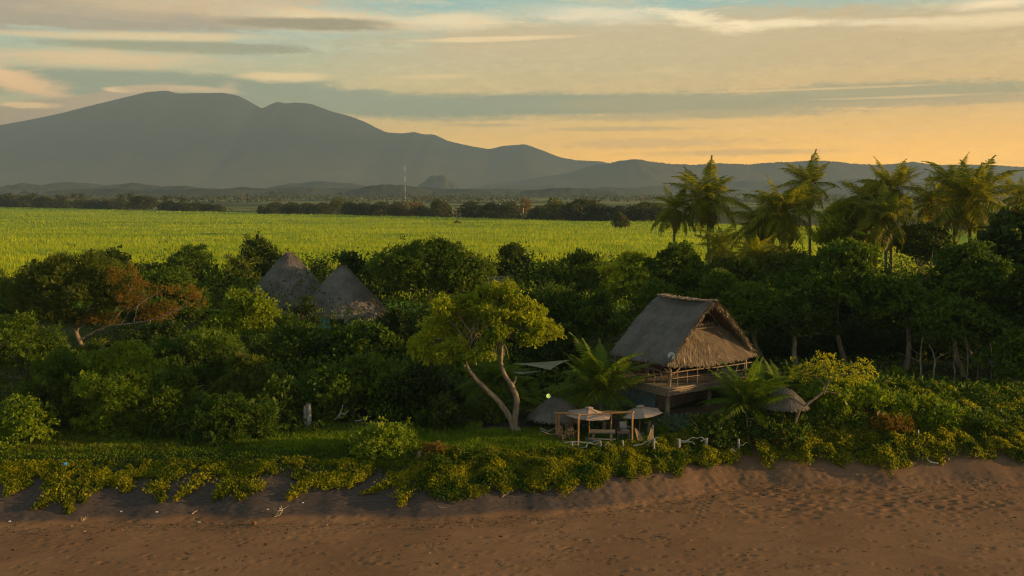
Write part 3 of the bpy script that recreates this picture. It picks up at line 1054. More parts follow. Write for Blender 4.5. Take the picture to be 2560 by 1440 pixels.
SH = [
 # front row by the beach
 ('shrub', 'rounded bright green shrub at the beach edge, cut by the picture edge', 'shrub', 45, 985, 1120, 190, 58.5, 'round', 'leaf_bright', 8),
 ('shrub', 'tall feathery green shrub rising behind the rounded one at the beach edge', 'shrub', 150, 855, 1100, 290, 64, 'fine', 'leaf_mid', 10),
 ('shrub', 'largest feathery green shrub, with spiky tips, on the dune by the beach', 'shrub', 330, 835, 1095, 330, 62.5, 'fine', 'leaf_bright', 12),
 ('shrub', 'low sprawling green shrub sloping down to the grass beside the feathery shrubs', 'shrub', 560, 985, 1100, 300, 60.5, 'fine', 'leaf_mid', 9),
 ('shrub', 'dense green shrub between the largest feathery shrub and the sprawling one', 'shrub', 450, 915, 1095, 230, 61.5, 'round', 'leaf_mid', 9),
 ('shrub', 'small shrub with golden sunlit side beside the upright driftwood stump', 'shrub', 955, 1058, 1130, 190, 57.6, 'round', 'leaf_bright', 8),
 ('shrub', 'dark broad-leaved shrub beside the weathered grey stump', 'shrub', 705, 935, 1078, 180, 64, 'broad', 'leaf_mid', 8),
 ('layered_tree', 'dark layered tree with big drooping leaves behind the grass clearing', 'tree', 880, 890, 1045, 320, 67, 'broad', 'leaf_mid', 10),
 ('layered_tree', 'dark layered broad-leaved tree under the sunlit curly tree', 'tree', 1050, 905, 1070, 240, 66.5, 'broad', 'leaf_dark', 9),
 ('shrub', 'low dark shrub between the layered tree and the leaning trunk', 'shrub', 1110, 985, 1085, 160, 63.5, 'round', 'leaf_dark', 7),
 ('shrub', 'bright green bush in the fork of the curly tree trunks', 'shrub', 1235, 955, 1075, 110, 65, 'round', 'leaf_mid', 6),
 ('thicket', 'brownish twiggy thicket behind the sprawling shrub', 'shrub', 610, 870, 1040, 230, 68, 'fine', 'leaf_olive', 8),
 ('shrub', 'wide mid-green shrub below the rust-brown tree', 'shrub', 500, 812, 960, 330, 72, 'fine', 'leaf_mid', 10),
 ('shrub', 'tall green shrub at the picture edge below the rust-brown tree', 'shrub', 50, 775, 960, 260, 71, 'fine', 'leaf_mid', 9),
 ('shrub', 'olive shrub under the trunk of the rust-brown tree', 'shrub', 250, 850, 940, 240, 73, 'fine', 'leaf_olive', 7),
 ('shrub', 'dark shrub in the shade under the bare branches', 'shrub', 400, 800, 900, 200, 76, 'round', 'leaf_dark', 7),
 # middle rows
 ('shrub', 'lush green shrub below the taller round hut', 'shrub', 610, 715, 850, 200, 84, 'round', 'leaf_bright', 9),
 ('shrub', 'green shrub at the foot of the taller round hut wall', 'shrub', 700, 770, 860, 140, 86, 'round', 'leaf_mid', 7),
 ('tree', 'narrow dark leaning tree standing between the two round huts', 'tree', 765, 735, 850, 95, 88, 'fine', 'leaf_dark', 6),
 ('shrub', 'wide dark shrub in front of both round huts', 'shrub', 740, 792, 960, 300, 80, 'fine', 'leaf_mid', 10),
 ('shrub', 'bright broad-leaved shrub in front of the shorter round hut', 'shrub', 900, 800, 930, 230, 79, 'broad', 'leaf_mid', 9),
 ('shrub', 'dark shrub beside the shorter round hut under the domed tree', 'shrub', 1000, 760, 900, 180, 82, 'round', 'leaf_dark', 8),
 ('shrub', 'green tree-high shrub behind the rust-brown tree', 'shrub', 400, 665, 800, 280, 90, 'round', 'leaf_mid', 9),
 ('tree', 'bushy dark tree at the field edge above the rust-brown tree', 'tree', 280, 618, 740, 170, 104, 'round', 'leaf_dark', 8),
 ('tree', 'spiky-topped dark tree at the field edge', 'tree', 475, 600, 740, 190, 108, 'fine', 'leaf_mid', 8),
 ('tree', 'low green tree filling the row at the field edge', 'tree', 370, 655, 740, 190, 106, 'round', 'leaf_mid', 7),
 ('tree', 'tall dark tree standing behind the taller round hut', 'tree', 640, 586, 760, 190, 114, 'fine', 'leaf_dark', 9),
 ('tree', 'olive tree under the tall dark one, beside the taller hut roof', 'tree', 595, 640, 780, 130, 108, 'coarse', 'leaf_olive', 6),
 ('tree', 'small dark tree between the tips of the two round hut roofs', 'tree', 795, 648, 730, 90, 110, 'fine', 'leaf_dark', 6),
 ('tree', 'pointed dark tree just behind the tip of the shorter round hut', 'tree', 875, 630, 760, 120, 112, 'coarse', 'leaf_dark', 7),
 ('tree', 'rounded tree joining the shorter hut and the domed tree', 'tree', 950, 628, 760, 130, 106, 'round', 'leaf_mid', 7),
 ('shrub', 'bushy green growth at the picture edge beside the field', 'shrub', -10, 665, 800, 170, 95, 'round', 'leaf_mid', 7),
 ('shrub', 'green bush between the picture edge and the rust-brown crown', 'shrub', 75, 668, 790, 150, 92, 'round', 'leaf_mid', 7),
 ('dome_tree', 'big domed tree with curly foliage against the cane field', 'tree', 1085, 590, 740, 340, 96, 'curly', 'leaf_mid', 14),
 ('tree', 'dark tree with several points beside the domed tree', 'tree', 1285, 603, 730, 170, 108, 'fine', 'leaf_dark', 9),
 ('tree', 'low dark tree between the domed tree and the pointed one', 'tree', 1205, 645, 730, 100, 106, 'coarse', 'leaf_dark', 6),
 ('tree', 'feathery mid-green tree at the field edge above the main hut', 'tree', 1445, 615, 740, 180, 108, 'fine', 'leaf_mid', 9),
 ('tree', 'low rounded tree in the row between the pointed and feathery trees', 'tree', 1370, 645, 740, 120, 106, 'round', 'leaf_mid', 6),
 ('tree', 'olive tree with sunlit top behind the main hut ridge', 'tree', 1580, 622, 760, 190, 100, 'coarse', 'leaf_yellow', 8),
 ('tree', 'dark twiggy tree low behind the main hut', 'tree', 1515, 650, 760, 140, 104, 'fine', 'leaf_olive', 7),
 ('tree', 'rounded green tree below the first coconut palm', 'tree', 1700, 590, 770, 190, 98, 'round', 'leaf_mid', 10),
 ('shrub', 'green shrub bank between the sunlit curly tree and the main hut', 'shrub', 1380, 705, 850, 280, 90, 'round', 'leaf_mid', 10),
 ('shrub', 'dark shrub below the field-edge trees, left of the main hut roof', 'shrub', 1500, 715, 870, 190, 86, 'round', 'leaf_mid', 8),
 ('shrub', 'very dark shrub mass behind the cream shade sail', 'shrub', 1400, 800, 990, 250, 76, 'round', 'leaf_dark', 9),
 ('shrub', 'dark shrub hidden behind the curly tree crown', 'shrub', 1240, 740, 960, 260, 82, 'round', 'leaf_dark', 9),
 ('shrub', 'green shrub close behind the main hut ridge', 'shrub', 1640, 690, 830, 160, 88, 'round', 'leaf_mid', 7),
 ('shrub', 'dark green shrub between the main hut ridge and the wood', 'shrub', 1800, 660, 830, 190, 88, 'round', 'leaf_mid', 8),
 # dune shrubs on the right
 ('shrub', 'silvery green shrub beside the hut post', 'shrub', 1700, 1040, 1105, 120, 62, 'fine', 'leaf_silver', 6),
 ('shrub', 'small silvery shrub behind the picnic table', 'shrub', 1490, 1045, 1090, 80, 62.5, 'fine', 'leaf_silver', 5),
 ('shrub', 'small silvery shrub under the second canvas parasol', 'shrub', 1595, 1048, 1090, 85, 63, 'fine', 'leaf_silver', 5),
 ('shrub', 'dark green shrub right behind the white branch hurdle', 'shrub', 1790, 1030, 1110, 170, 61, 'round', 'leaf_mid', 8),
 ('shrub', 'green shrub around the bare standing stick', 'shrub', 1885, 1025, 1130, 170, 61.6, 'round', 'leaf_mid', 8),
 ('shrub', 'green shrub at the foot of the thatched parasol on the dune', 'shrub', 1965, 1058, 1150, 160, 61.2, 'round', 'leaf_mid', 8),
 ('shrub', 'large rounded shrub on top of the dune', 'shrub', 2110, 950, 1110, 300, 64.5, 'round', 'leaf_bright', 12),
 ('shrub', 'shrub with orange dry underside on the dune shoulder', 'shrub', 2245, 985, 1110, 250, 64, 'round', 'leaf_bright', 10),
 ('shrub', 'shrub in front of the dune top beside the leaning trunk', 'shrub', 2070, 1045, 1160, 190, 62.6, 'round', 'leaf_mid', 9),
 ('shrub', 'low green shrub running down behind the white hose', 'shrub', 2340, 1005, 1120, 200, 63, 'round', 'leaf_bright', 8),
 ('shrub', 'low green shrub bank further along the dune from the hose', 'shrub', 2440, 1022, 1120, 200, 63.5, 'round', 'leaf_mid', 8),
 ('shrub', 'low green shrub at the picture edge on the dune', 'shrub', 2545, 1035, 1130, 190, 64, 'round', 'leaf_mid', 8),
 ('thicket', 'dry golden brown tangle hanging under the dune shrubs', 'shrub', 2210, 1055, 1150, 190, 62.2, 'fine', 'leaf_rust', 7),
 ('shrub', 'bright green sprig bush in the dark at the wood edge', 'shrub', 2235, 920, 1010, 90, 70, 'broad', 'leaf_mid', 5),
 ('shrub', 'low green bush at the foot of the dark wood', 'shrub', 2490, 1000, 1060, 160, 70, 'round', 'leaf_mid', 7),
]
for s_ in SH:
    name, label, cat, u, vt, vb, w, Y, st, mt, nl_ = s_
    plant(name, label, cat, u, vt, vb, w, Y, st, mt, nl_)

WOOD = [
 ('tree', 'round-topped tree at the near corner of the dark wood beside the main hut', 1900, 705, 830, 270, 84, 'round', 'leaf_mid', 11),
 ('tree', 'tallest flat-topped tree of the wood, with a straight pale trunk', 2110, 590, 790, 400, 84, 'broad', 'leaf_mid', 14),
 ('tree', 'dark tree in the wood with low branches beside the tallest one', 2000, 745, 840, 250, 80, 'round', 'leaf_dark', 9),
 ('tree', 'layered tree in the middle of the wood front', 2270, 690, 835, 270, 80, 'broad', 'leaf_mid', 11),
 ('tree', 'wide green-topped tree of the wood below the biggest coconut palm', 2430, 600, 810, 360, 84, 'broad', 'leaf_mid', 13),
 ('tree', 'spreading tree of the wood with layered lower boughs', 2400, 745, 850, 280, 77, 'broad', 'leaf_mid', 11),
 ('tree', 'low-branched tree of the wood at the picture edge', 2540, 820, 960, 210, 72, 'broad', 'leaf_mid', 9),
 ('tree', 'tree of the wood reaching out of the picture halfway up', 2570, 660, 850, 230, 78, 'broad', 'leaf_dark', 10),
 ('tree', 'olive tree crown beside the last coconut palm', 2540, 515, 620, 170, 100, 'coarse', 'leaf_olive', 8),
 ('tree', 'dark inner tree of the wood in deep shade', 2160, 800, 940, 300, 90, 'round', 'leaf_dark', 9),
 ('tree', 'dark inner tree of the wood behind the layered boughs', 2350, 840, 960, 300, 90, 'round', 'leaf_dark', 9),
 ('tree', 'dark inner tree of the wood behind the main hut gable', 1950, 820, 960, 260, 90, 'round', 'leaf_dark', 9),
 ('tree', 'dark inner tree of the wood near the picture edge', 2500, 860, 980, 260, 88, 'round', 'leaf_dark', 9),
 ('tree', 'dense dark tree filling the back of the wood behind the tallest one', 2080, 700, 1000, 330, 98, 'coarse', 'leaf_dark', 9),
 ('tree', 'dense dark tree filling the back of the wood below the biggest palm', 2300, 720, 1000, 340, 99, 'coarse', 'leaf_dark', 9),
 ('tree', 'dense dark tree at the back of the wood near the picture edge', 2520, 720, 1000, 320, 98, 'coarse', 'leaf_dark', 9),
 ('tree', 'bright leafy tree standing among the coconut palms', 2110, 505, 640, 190, 122, 'coarse', 'leaf_yellow', 9),
 ('tree', 'leafy tree under the twin coconut palms', 2310, 560, 660, 190, 112, 'coarse', 'leaf_olive', 8),
 ('tree', 'green tree below the leaning pair of coconut palms', 1960, 610, 720, 230, 104, 'round', 'leaf_olive', 9),
 ('tree', 'green tree filling the gap between the palms and the tallest wood tree', 1820, 640, 760, 170, 104, 'coarse', 'leaf_olive', 8),
]
for k, (name, label, u, vt, vb, w, Y, st, mt, nl_) in enumerate(WOOD):
    plant(name, label, 'tree', u, vt, vb, w, Y, st, mt, nl_, r0=0.24, flat=0.42 if st == 'broad' else 0.75, fork=0.72, lean=(-0.9 + 0.3 * (k % 4), 0), bark='bark_pale', group='trees of the wood on the dune')

# slender trunks in the shade of the wood
for k, (u, vt, vb, bend) in enumerate([(2328, 930, 1008, 0.5), (2384, 940, 1005, -0.2), (2440, 950, 1008, 0.2), (2475, 930, 1008, 0.1), (2505, 940, 1010, -0.3), (2535, 900, 1012, 0.3), (2300, 915, 990, -0.2), (2415, 925, 1000, 0.1)]):
    Y = 72.0 + (k % 3)
    p0 = at(u, vb, Y); p1 = at(u - 8 * bend, vt, Y)
    g = gz(p0[0], Y)
    root = thing('sapling', ['lone pale sapling under the layered boughs, first from the dune top', 'second pale sapling stem from the dune top, bent at its foot', 'third pale sapling stem, before the dense cluster by the picture edge', 'thin upright sapling in the middle of the shaded cluster', 'sapling leaning away just before the last one at the picture edge', 'tallest pale sapling, closest to the picture edge', 'thin sapling stem rising nearest the bright sprig bush', 'faint thin sapling set back between two paler ones'][k], 'sapling', (p0[0], Y, g), 0, 'slender trunks in the shade of the wood')
    hh = p1[2] - g + 2.2
    mb = MB()
    pth = smooth_path([(0, 0, -0.2), (0.1 * bend, 0, hh * 0.3), (0.35 * bend, 0.1, hh * 0.65), (-0.4 * bend + (p1[0] - p0[0]), 0, hh)], 5, 0.02)
    tube(mb, pth, np.linspace(0.085, 0.035, len(pth)), 6)
    for q in range(3):
        e = pth[len(pth) // 2 + q] + np.array([rng.normal() * 0.6, rng.normal() * 0.4, 0.7])
        tube(mb, [pth[len(pth) // 2 + q], e], [0.025, 0.01], 4)
    mb.build('stem', M['bark_pale'], root, smooth=True)
    mb = MB()
    crown_mesh(mb, [((pth[-1][0], 0, hh), (0.7, 0.6, 0.5)), ((pth[-1][0] + 0.5, 0, hh + 0.3), (0.6, 0.6, 0.4))], 'sparse', 1.0, False)
    mb.build('foliage', M['leaf_dark'], root)

# the wood goes on beyond the frame (it shades the huts)
mb = MB()
for k in range(20):
    x = rng.uniform(46, 100); y = rng.uniform(67, 104)
    L = make_lobes(11, 9, 8, 8, 0.7, 6.0)
    L = [((c_[0] + x, c_[1] + y, c_[2]), r_) for c_, r_ in L]
    for c_, r_ in L:
        d = unit(rng.normal(size=(260, 3)))
        leaves(mb, np.array(c_) + d[:150] * np.array(r_), unit(rng.normal(size=(150, 3))), 1.1, 0.8)
    tube(mb, [(x, y, 0), (x + 0.4, y, 8)], [0.25, 0.15], 6)
mb.build('woodland', M['leaf_dark'], kind='stuff')

# low growth that fills the ground between the shrubs
n = 90000
x = rng.uniform(-52, 60, n); y = rng.uniform(61.5, 124, n)
ok = ~((x > -4) & (x < 18) & (y < 66)) & ~((np.hypot(x - 11.5, y - 69) < 4.6)) & (y > edge_y(x) + 6)
ok &= ~((x > -12) & (x < 0) & (y < 63.5))
ok &= ~((x > 13) & (y > 69) & (y < 97) & (rng.random(n) < 0.8))
x, y = x[ok], y[ok]; n = len(x)
woodf = ((x > 13) & (y > 69) & (y < 97))
hh = 0.4 + (2.4 + 6.5 * np.clip((y - 84) / 14, 0, 1)) * (0.25 + fbm(x * 0.16, y * 0.16, 4, 12)) * np.clip((y - 61) / 8, 0.12, 1) * np.where(y < 70, 0.7, 1)
hh = np.where(woodf, 0.5, hh)
z = ground_z(x, y) + hh * (0.55 + 0.45 * rng.random(n))
mb = MB()
leaves(mb, np.stack([x, y, z], 1), unit(rng.normal(size=(n, 3)) + np.array([0, -0.2, 0.5])), 0.28 + 0.25 * rng.random(n), 0.2)
mb.build('undergrowth', M['leaf_mid'], kind='stuff')


# ------------------------------------------------------------------ rust-brown tree with bare boughs
def px_path(pts, Y0, root, n=5, wob=0.02):
    P = []
    for q in pts:
        Y = Y0 + (q[2] if len(q) > 2 else 0)
        p_ = at(q[0], q[1], Y)
        P.append((p_[0] - root.location[0], p_[1] - root.location[1], p_[2] - root.location[2]))
    return smooth_path(P, n, wob)


def px_lobes(lst, Y0, root, fy=1.0, shr=1.0):
    L = []
    for (u, v, rx, ry, dY) in lst:
        rx, ry = rx * shr, ry * shr
        p_ = at(u, v, Y0 + dY)
        k = pxm(Y0 + dY)
        L.append(((p_[0] - root.location[0], p_[1] - root.location[1], p_[2] - root.location[2]), (rx * k, (rx * 0.75 + ry * 0.25) * k * fy, ry * k)))
    return L


Y0 = 80.0
pb = at(207, 880, Y0)
rt = thing('rust_tree', 'wide dark tree with rust-brown foliage and bare sunlit boughs reaching sideways', 'tree', (pb[0], Y0, gz(pb[0], Y0)))
Lg = px_lobes([(150, 680, 90, 40, 0), (210, 665, 90, 35, 1), (100, 730, 80, 42, 0.5), (190, 730, 100, 45, -0.5), (60, 760, 55, 32, 1), (130, 790, 70, 30, -1), (260, 700, 70, 40, 0), (230, 790, 60, 26, 0.5), (40, 715, 50, 30, 1.5), (300, 745, 60, 32, 0.8)], Y0, rt)
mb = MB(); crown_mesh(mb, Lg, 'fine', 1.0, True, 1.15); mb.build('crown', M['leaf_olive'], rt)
Lr = px_lobes([(310, 695, 45, 28, -1), (345, 715, 32, 20, -1.5), (320, 745, 42, 24, -1.8), (345, 765, 42, 20, -1), (405, 728, 26, 14, -1), (420, 770, 30, 18, -1.5), (465, 735, 40, 24, 0), (490, 755, 24, 16, -0.5), (390, 790, 40, 14, -1), (250, 800, 50, 20, -1.6)], Y0, rt)
mb = MB(); crown_mesh(mb, Lr, 'fine', 0.62, False); mb.build('dry_foliage', M['leaf_rust'], rt)
mb = MB()
P_ = px_path([(208, 895), (200, 860), (180, 810), (165, 770), (160, 720)], Y0, rt); tube(mb, P_, np.linspace(0.26, 0.11, len(P_)), 8, jitter=0.12)
P_ = px_path([(180, 810), (165, 790), (130, 780), (100, 760)], Y0, rt); tube(mb, P_, np.linspace(0.15, 0.05, len(P_)), 6)
P_ = px_path([(190, 830), (215, 780), (260, 740), (300, 700)], Y0, rt); tube(mb, P_, np.linspace(0.15, 0.05, len(P_)), 6)
mb.build('trunk', M['bark'], rt, smooth=True)
mb = MB()
for pts, r_ in [([(200, 850), (250, 822), (300, 812), (350, 806), (390, 795), (440, 778), (475, 762)], 0.09), ([(335, 772), (360, 752), (385, 738), (405, 722)], 0.06),
                ([(285, 805), (310, 770), (335, 772), (350, 750)], 0.05), ([(335, 805), (340, 780), (345, 765)], 0.04), ([(375, 800), (380, 815), (385, 832), (400, 838)], 0.09),
                ([(400, 795), (430, 800), (455, 815)], 0.03), ([(320, 735), (328, 718), (332, 705)], 0.05), ([(300, 815), (315, 790), (330, 768)], 0.04), ([(440, 778), (460, 760), (463, 745)], 0.03),
                ([(360, 752), (362, 740), (356, 728)], 0.03), ([(415, 785), (425, 770), (440, 765)], 0.03), ([(250, 822), (262, 812), (275, 800), (300, 790)], 0.04)]:
    P_ = px_path([(a, b, -2.2) for a, b in pts], Y0, rt, 5, 0.03)
    tube(mb, P_, np.linspace(r_, r_ * 0.35, len(P_)), 5)
mb.build('bare_bough', M['bark_pale'], rt, smooth=True)

# ------------------------------------------------------------------ sunlit curly tree
Y0 = 62.0
pb = at(1288, 1112, Y0)
ct = thing('curly_tree', 'sunlit yellow-green tree with curly clumps and two winding pale trunks', 'tree', (pb[0], Y0, gz(pb[0], Y0)))
Lc = px_lobes([(1250, 728, 62, 28, 0.3), (1205, 750, 62, 32, 0.8), (1150, 765, 60, 36, 0.6), (1105, 765, 30, 28, -0.6), (1290, 762, 46, 34, 0), (1308, 800, 40, 26, -0.6), (1350, 815, 36, 22, -0.6), (1382, 832, 24, 16, -0.2), (1095, 825, 48, 40, 0.4),
               (1225, 790, 58, 30, -0.8), (1160, 815, 60, 36, 0.9), (1245, 832, 34, 24, -1.3), (1215, 860, 22, 14, -1.4), (1205, 888, 34, 13, -1.6), (1130, 868, 48, 24, -0.4), (1095, 892, 50, 16, -0.9), (1325, 848, 36, 20, -0.9), (1050, 862, 32, 26, 0.2),
               (1050, 880, 22, 14, -0.5), (1170, 890, 26, 12, -1.2), (1270, 740, 40, 22, 1.2), (1330, 780, 36, 22, 0.8)], Y0, ct, 1.0, 0.9)
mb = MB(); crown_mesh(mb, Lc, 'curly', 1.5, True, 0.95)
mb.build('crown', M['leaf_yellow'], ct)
mb = MB()
trunks = [([(1290, 1118), (1284, 1075), (1277, 1048), (1252, 1010), (1225, 982), (1192, 950), (1170, 920), (1163, 895), (1168, 865), (1180, 835), (1188, 800)], 0.23, 0.07),
          ([(1296, 1116), (1288, 1075), (1288, 1040), (1292, 1000), (1280, 965), (1262, 938), (1252, 905), (1254, 870), (1250, 830), (1240, 790)], 0.24, 0.08),
          ([(1303, 1112), (1300, 1085), (1292, 1068)], 0.14, 0.16),
          ([(1278, 1112), (1277, 1100), (1284, 1090)], 0.14, 0.10),
          ([(1280, 965), (1288, 950), (1290, 943)], 0.09, 0.07),
          ([(1165, 890), (1140, 870), (1110, 860), (1080, 865)], 0.06, 0.03), ([(1168, 870), (1150, 830), (1120, 800)], 0.07, 0.03), ([(1180, 835), (1150, 790), (1150, 760)], 0.06, 0.03),
          ([(1250, 850), (1290, 830), (1330, 815), (1370, 830)], 0.08, 0.03), ([(1252, 830), (1280, 790), (1290, 760)], 0.07, 0.03), ([(1245, 800), (1215, 770), (1205, 745)], 0.07, 0.03), ([(1188, 800), (1215, 790), (1250, 740)], 0.06, 0.03),
          ([(1170, 868), (1195, 868), (1210, 880)], 0.04, 0.02), ([(1254, 865), (1235, 850), (1230, 835)], 0.05, 0.02), ([(1168, 900), (1145, 885), (1120, 890)], 0.04, 0.02)]
for pts, a, b in trunks:
    P_ = px_path(pts, Y0, ct, 6, 0.012); tube(mb, P_, np.linspace(a, b, len(P_)), 9, jitter=0.1)
mb.build('trunk', M['bark_pale'], ct, smooth=True)
mb = MB()          # dry twigs hanging inside the crown
for _ in range(170):
    u = rng.normal(1215, 38); v = rng.uniform(800, 880); a = at(u, v, Y0 + rng.uniform(-1.2, 0.8))
    a = np.array([a[0] - ct.location[0], a[1] - ct.location[1], a[2] - ct.location[2]])
    tube(mb, [a, a + np.array([rng.normal() * 0.2, rng.normal() * 0.1, -0.3 - 0.3 * rng.random()])], [0.012, 0.006], 3, cap=False)
mb.build('dry_twigs', M['rope'], ct, kind='stuff')

# leaning small tree on the dune
Y0 = 61.0
pb = at(1972, 1112, Y0)
lt = thing('leaning_tree', 'small leaning tree with bare twisted trunk and sunlit golden leaf tufts', 'tree', (pb[0], Y0, gz(pb[0], Y0)))
Ll = px_lobes([(2060, 900, 26, 18, 0), (2085, 915, 26, 16, 0.4), (2035, 925, 30, 16, 0.5), (2005, 925, 28, 16, 0.4), (2110, 935, 26, 16, 0), (2160, 915, 22, 18, 0), (2175, 935, 18, 14, -0.3), (2130, 950, 28, 10, -0.3), (2000, 945, 26, 10, 0.3), (2065, 930, 28, 14, -0.3), (2148, 942, 20, 12, 0.3)], Y0, lt)
mb = MB(); crown_mesh(mb, Ll, 'sparse', 1.7, False); mb.build('crown', M['leaf_sunlit_gold'], lt)
mb = MB()
for pts, a, b in [([(1942, 1132), (1958, 1115), (1972, 1105), (1982, 1080), (1990, 1050), (2000, 1025), (2025, 1005), (2055, 982), (2070, 960), (2073, 925)], 0.13, 0.05), ([(2070, 960), (2090, 940), (2120, 935), (2160, 930)], 0.04, 0.02), ([(2060, 980), (2085, 982), (2104, 984)], 0.035, 0.02), ([(2066, 970), (2040, 940), (2010, 930)], 0.04, 0.02), ([(2072, 935), (2060, 915), (2060, 900)], 0.03, 0.015), ([(1990, 1040), (1988, 1020), (1986, 1005)], 0.03, 0.02)]:
    P_ = px_path(pts, Y0, lt, 6, 0.015); tube(mb, P_, np.linspace(a, b, len(P_)), 8, jitter=0.1)
mb.build('trunk', M['bark_pale'], lt, smooth=True)

# bare standing stick on the dune
Y0 = 60.6
pb = at(1872, 1100, Y0)
bs = thing('bare_stick', 'crooked bare grey branch standing upright in the dune shrubs', 'branch', (pb[0], Y0, gz(pb[0], Y0)))
mb = MB()
for pts, a, b in [([(1873, 1115), (1871, 1090), (1868, 1060), (1866, 1040), (1858, 1025)], 0.045, 0.018), ([(1867, 1046), (1878, 1047), (1885, 1045), (1886, 1038)], 0.02, 0.012), ([(1858, 1026), (1853, 1022)], 0.015, 0.01)]:
    P_ = px_path(pts, Y0, bs, 4, 0.01); tube(mb, P_, np.linspace(a, b, len(P_)), 6)
mb.build('stem', M['bark_pale'], bs, smooth=True)

# leafless bush among the palms
Y0 = 106.0
pb = at(2345, 640, Y0)
lb = thing('leafless_bush', 'grey leafless bush of fine twigs in front of the coconut palms', 'bush', (pb[0], Y0, gz(pb[0], Y0)))
mb = MB()
for _ in range(46):
    d = unit(np.array([rng.normal() * 0.5, rng.normal() * 0.3, 1.0])); L_ = rng.uniform(4.0, 9.0)
    st = np.array([rng.normal() * 0.4, 0, 0.5])
    pth = smooth_path([st, st + d * L_ * 0.5 + rng.normal(size=3) * 0.3, st + d * L_ + rng.normal(size=3) * 0.5], 4)
    tube(mb, pth, np.linspace(0.06, 0.02, len(pth)), 4, cap=False)
    for q in range(5):
        s_ = pth[rng.integers(3, len(pth))]
        tube(mb, [s_, s_ + unit(d + rng.normal(size=3) * 0.6) * 1.1], [0.025, 0.012], 3, cap=False)
mb.build('twigs', M['grey_wood'], lb)


# ------------------------------------------------------------------ palms
def frond_data(name, L, droop, seed, mat, ll=1.15, nl=46, lw=0.085, hang=0.8):
    g = np.random.default_rng(seed)
    mb = MB()
    s = np.linspace(0, 1, 14)
    a = 0.25 - droop * s
    X = np.concatenate([[0], np.cumsum(np.cos(a[:-1]) * L / 13)])
    Z = np.concatenate([[0], np.cumsum(np.sin(a[:-1]) * L / 13)])
    Yc = 0.05 * L * g.normal() * s ** 2
    P = np.stack([X, Yc, Z], 1)
    tube(mb, P, np.linspace(0.045, 0.012, 14), 4, cap=False)
    t = np.linspace(0.13, 1.0, nl)
    for sgn in (-1, 1):
        p_ = np.stack([np.interp(t, s, P[:, k]) for k in range(3)], 1)
        al = np.interp(t, s, a)
        fw = np.stack([np.cos(al), np.zeros(nl), np.sin(al)], 1)
        length = ll * np.sin(np.clip(0.25 + t * 0.85, 0, 1) * math.pi) ** 0.6 * (0.85 + 0.3 * g.random(nl)) + 0.15
        d = unit(fw * 0.50 + np.array([0, sgn, 0]) * 0.95 + np.array([0, 0, 1]) * (0.15 - hang * g.random((nl, 1))))
        S = unit(np.cross(d, np.array([0, 0, 1.0])) + 1e-6)
        mid = p_ + d * length[:, None] * 0.5
        d2 = unit(d + np.array([0, 0, -0.75]) * (0.5 + hang))
        tip = mid + d2 * length[:, None] * 0.5
        hw = lw * 0.5
        V = np.stack([p_ - S * hw * 0.6, p_ + S * hw * 0.6, mid + S * hw, mid - S * hw], 1).reshape(-1, 3)
        tn = g.random(nl)
        mb.add(V, np.arange(nl * 4).reshape(-1, 4), tn)
        V = np.stack([mid - S * hw, mid + S * hw, tip], 1).reshape(-1, 3)
        mb.add(V, np.arange(nl * 3).reshape(-1, 3), tn)
    return mb.data(name, M[mat])


FR = [frond_data('frond', 4.6, dr, 10 + k, 'palm') for k, dr in enumerate((0.6, 1.0, 1.4, 1.9))]
FRD = [frond_data('dry_frond', 3.6, dr, 30 + k, 'dry_palm', hang=0.9) for k, dr in enumerate((1.2, 1.6))]
YF = [frond_data('young_frond', 4.0, dr, 50 + k, 'palm_young', ll=0.85, nl=80, lw=0.048, hang=0.6) for k, dr in enumerate((0.6, 1.0, 1.4))]
mb = MB()
for k in range(9):
    th = k * 2.4; s_ = fib(24) * 0.13 + np.array([math.cos(th) * 0.28, math.sin(th) * 0.28, -0.35 - 0.1 * (k % 3)])
    tri = [[i, (i + 1) % 24, (i + 2) % 24] for i in range(24)]
    # small faceted nut
    rr = 0.13
    V_ = []
    for la in (-60, 0, 60):
        for lo in range(6):
            V_.append([rr * math.cos(R(la)) * math.cos(lo * math.pi / 3), rr * math.cos(R(la)) * math.sin(lo * math.pi / 3), rr * math.sin(R(la))])
    V_ = np.array(V_) + np.array([math.cos(th) * 0.3, math.sin(th) * 0.3, -0.35 - 0.12 * (k % 3)])
    mb.add(V_, [[a * 6 + b, a * 6 + (b + 1) % 6, (a + 1) * 6 + (b + 1) % 6, (a + 1) * 6 + b] for a in range(2) for b in range(6)])
NUTS = mb.data('coconut_cluster', M['coconut'])


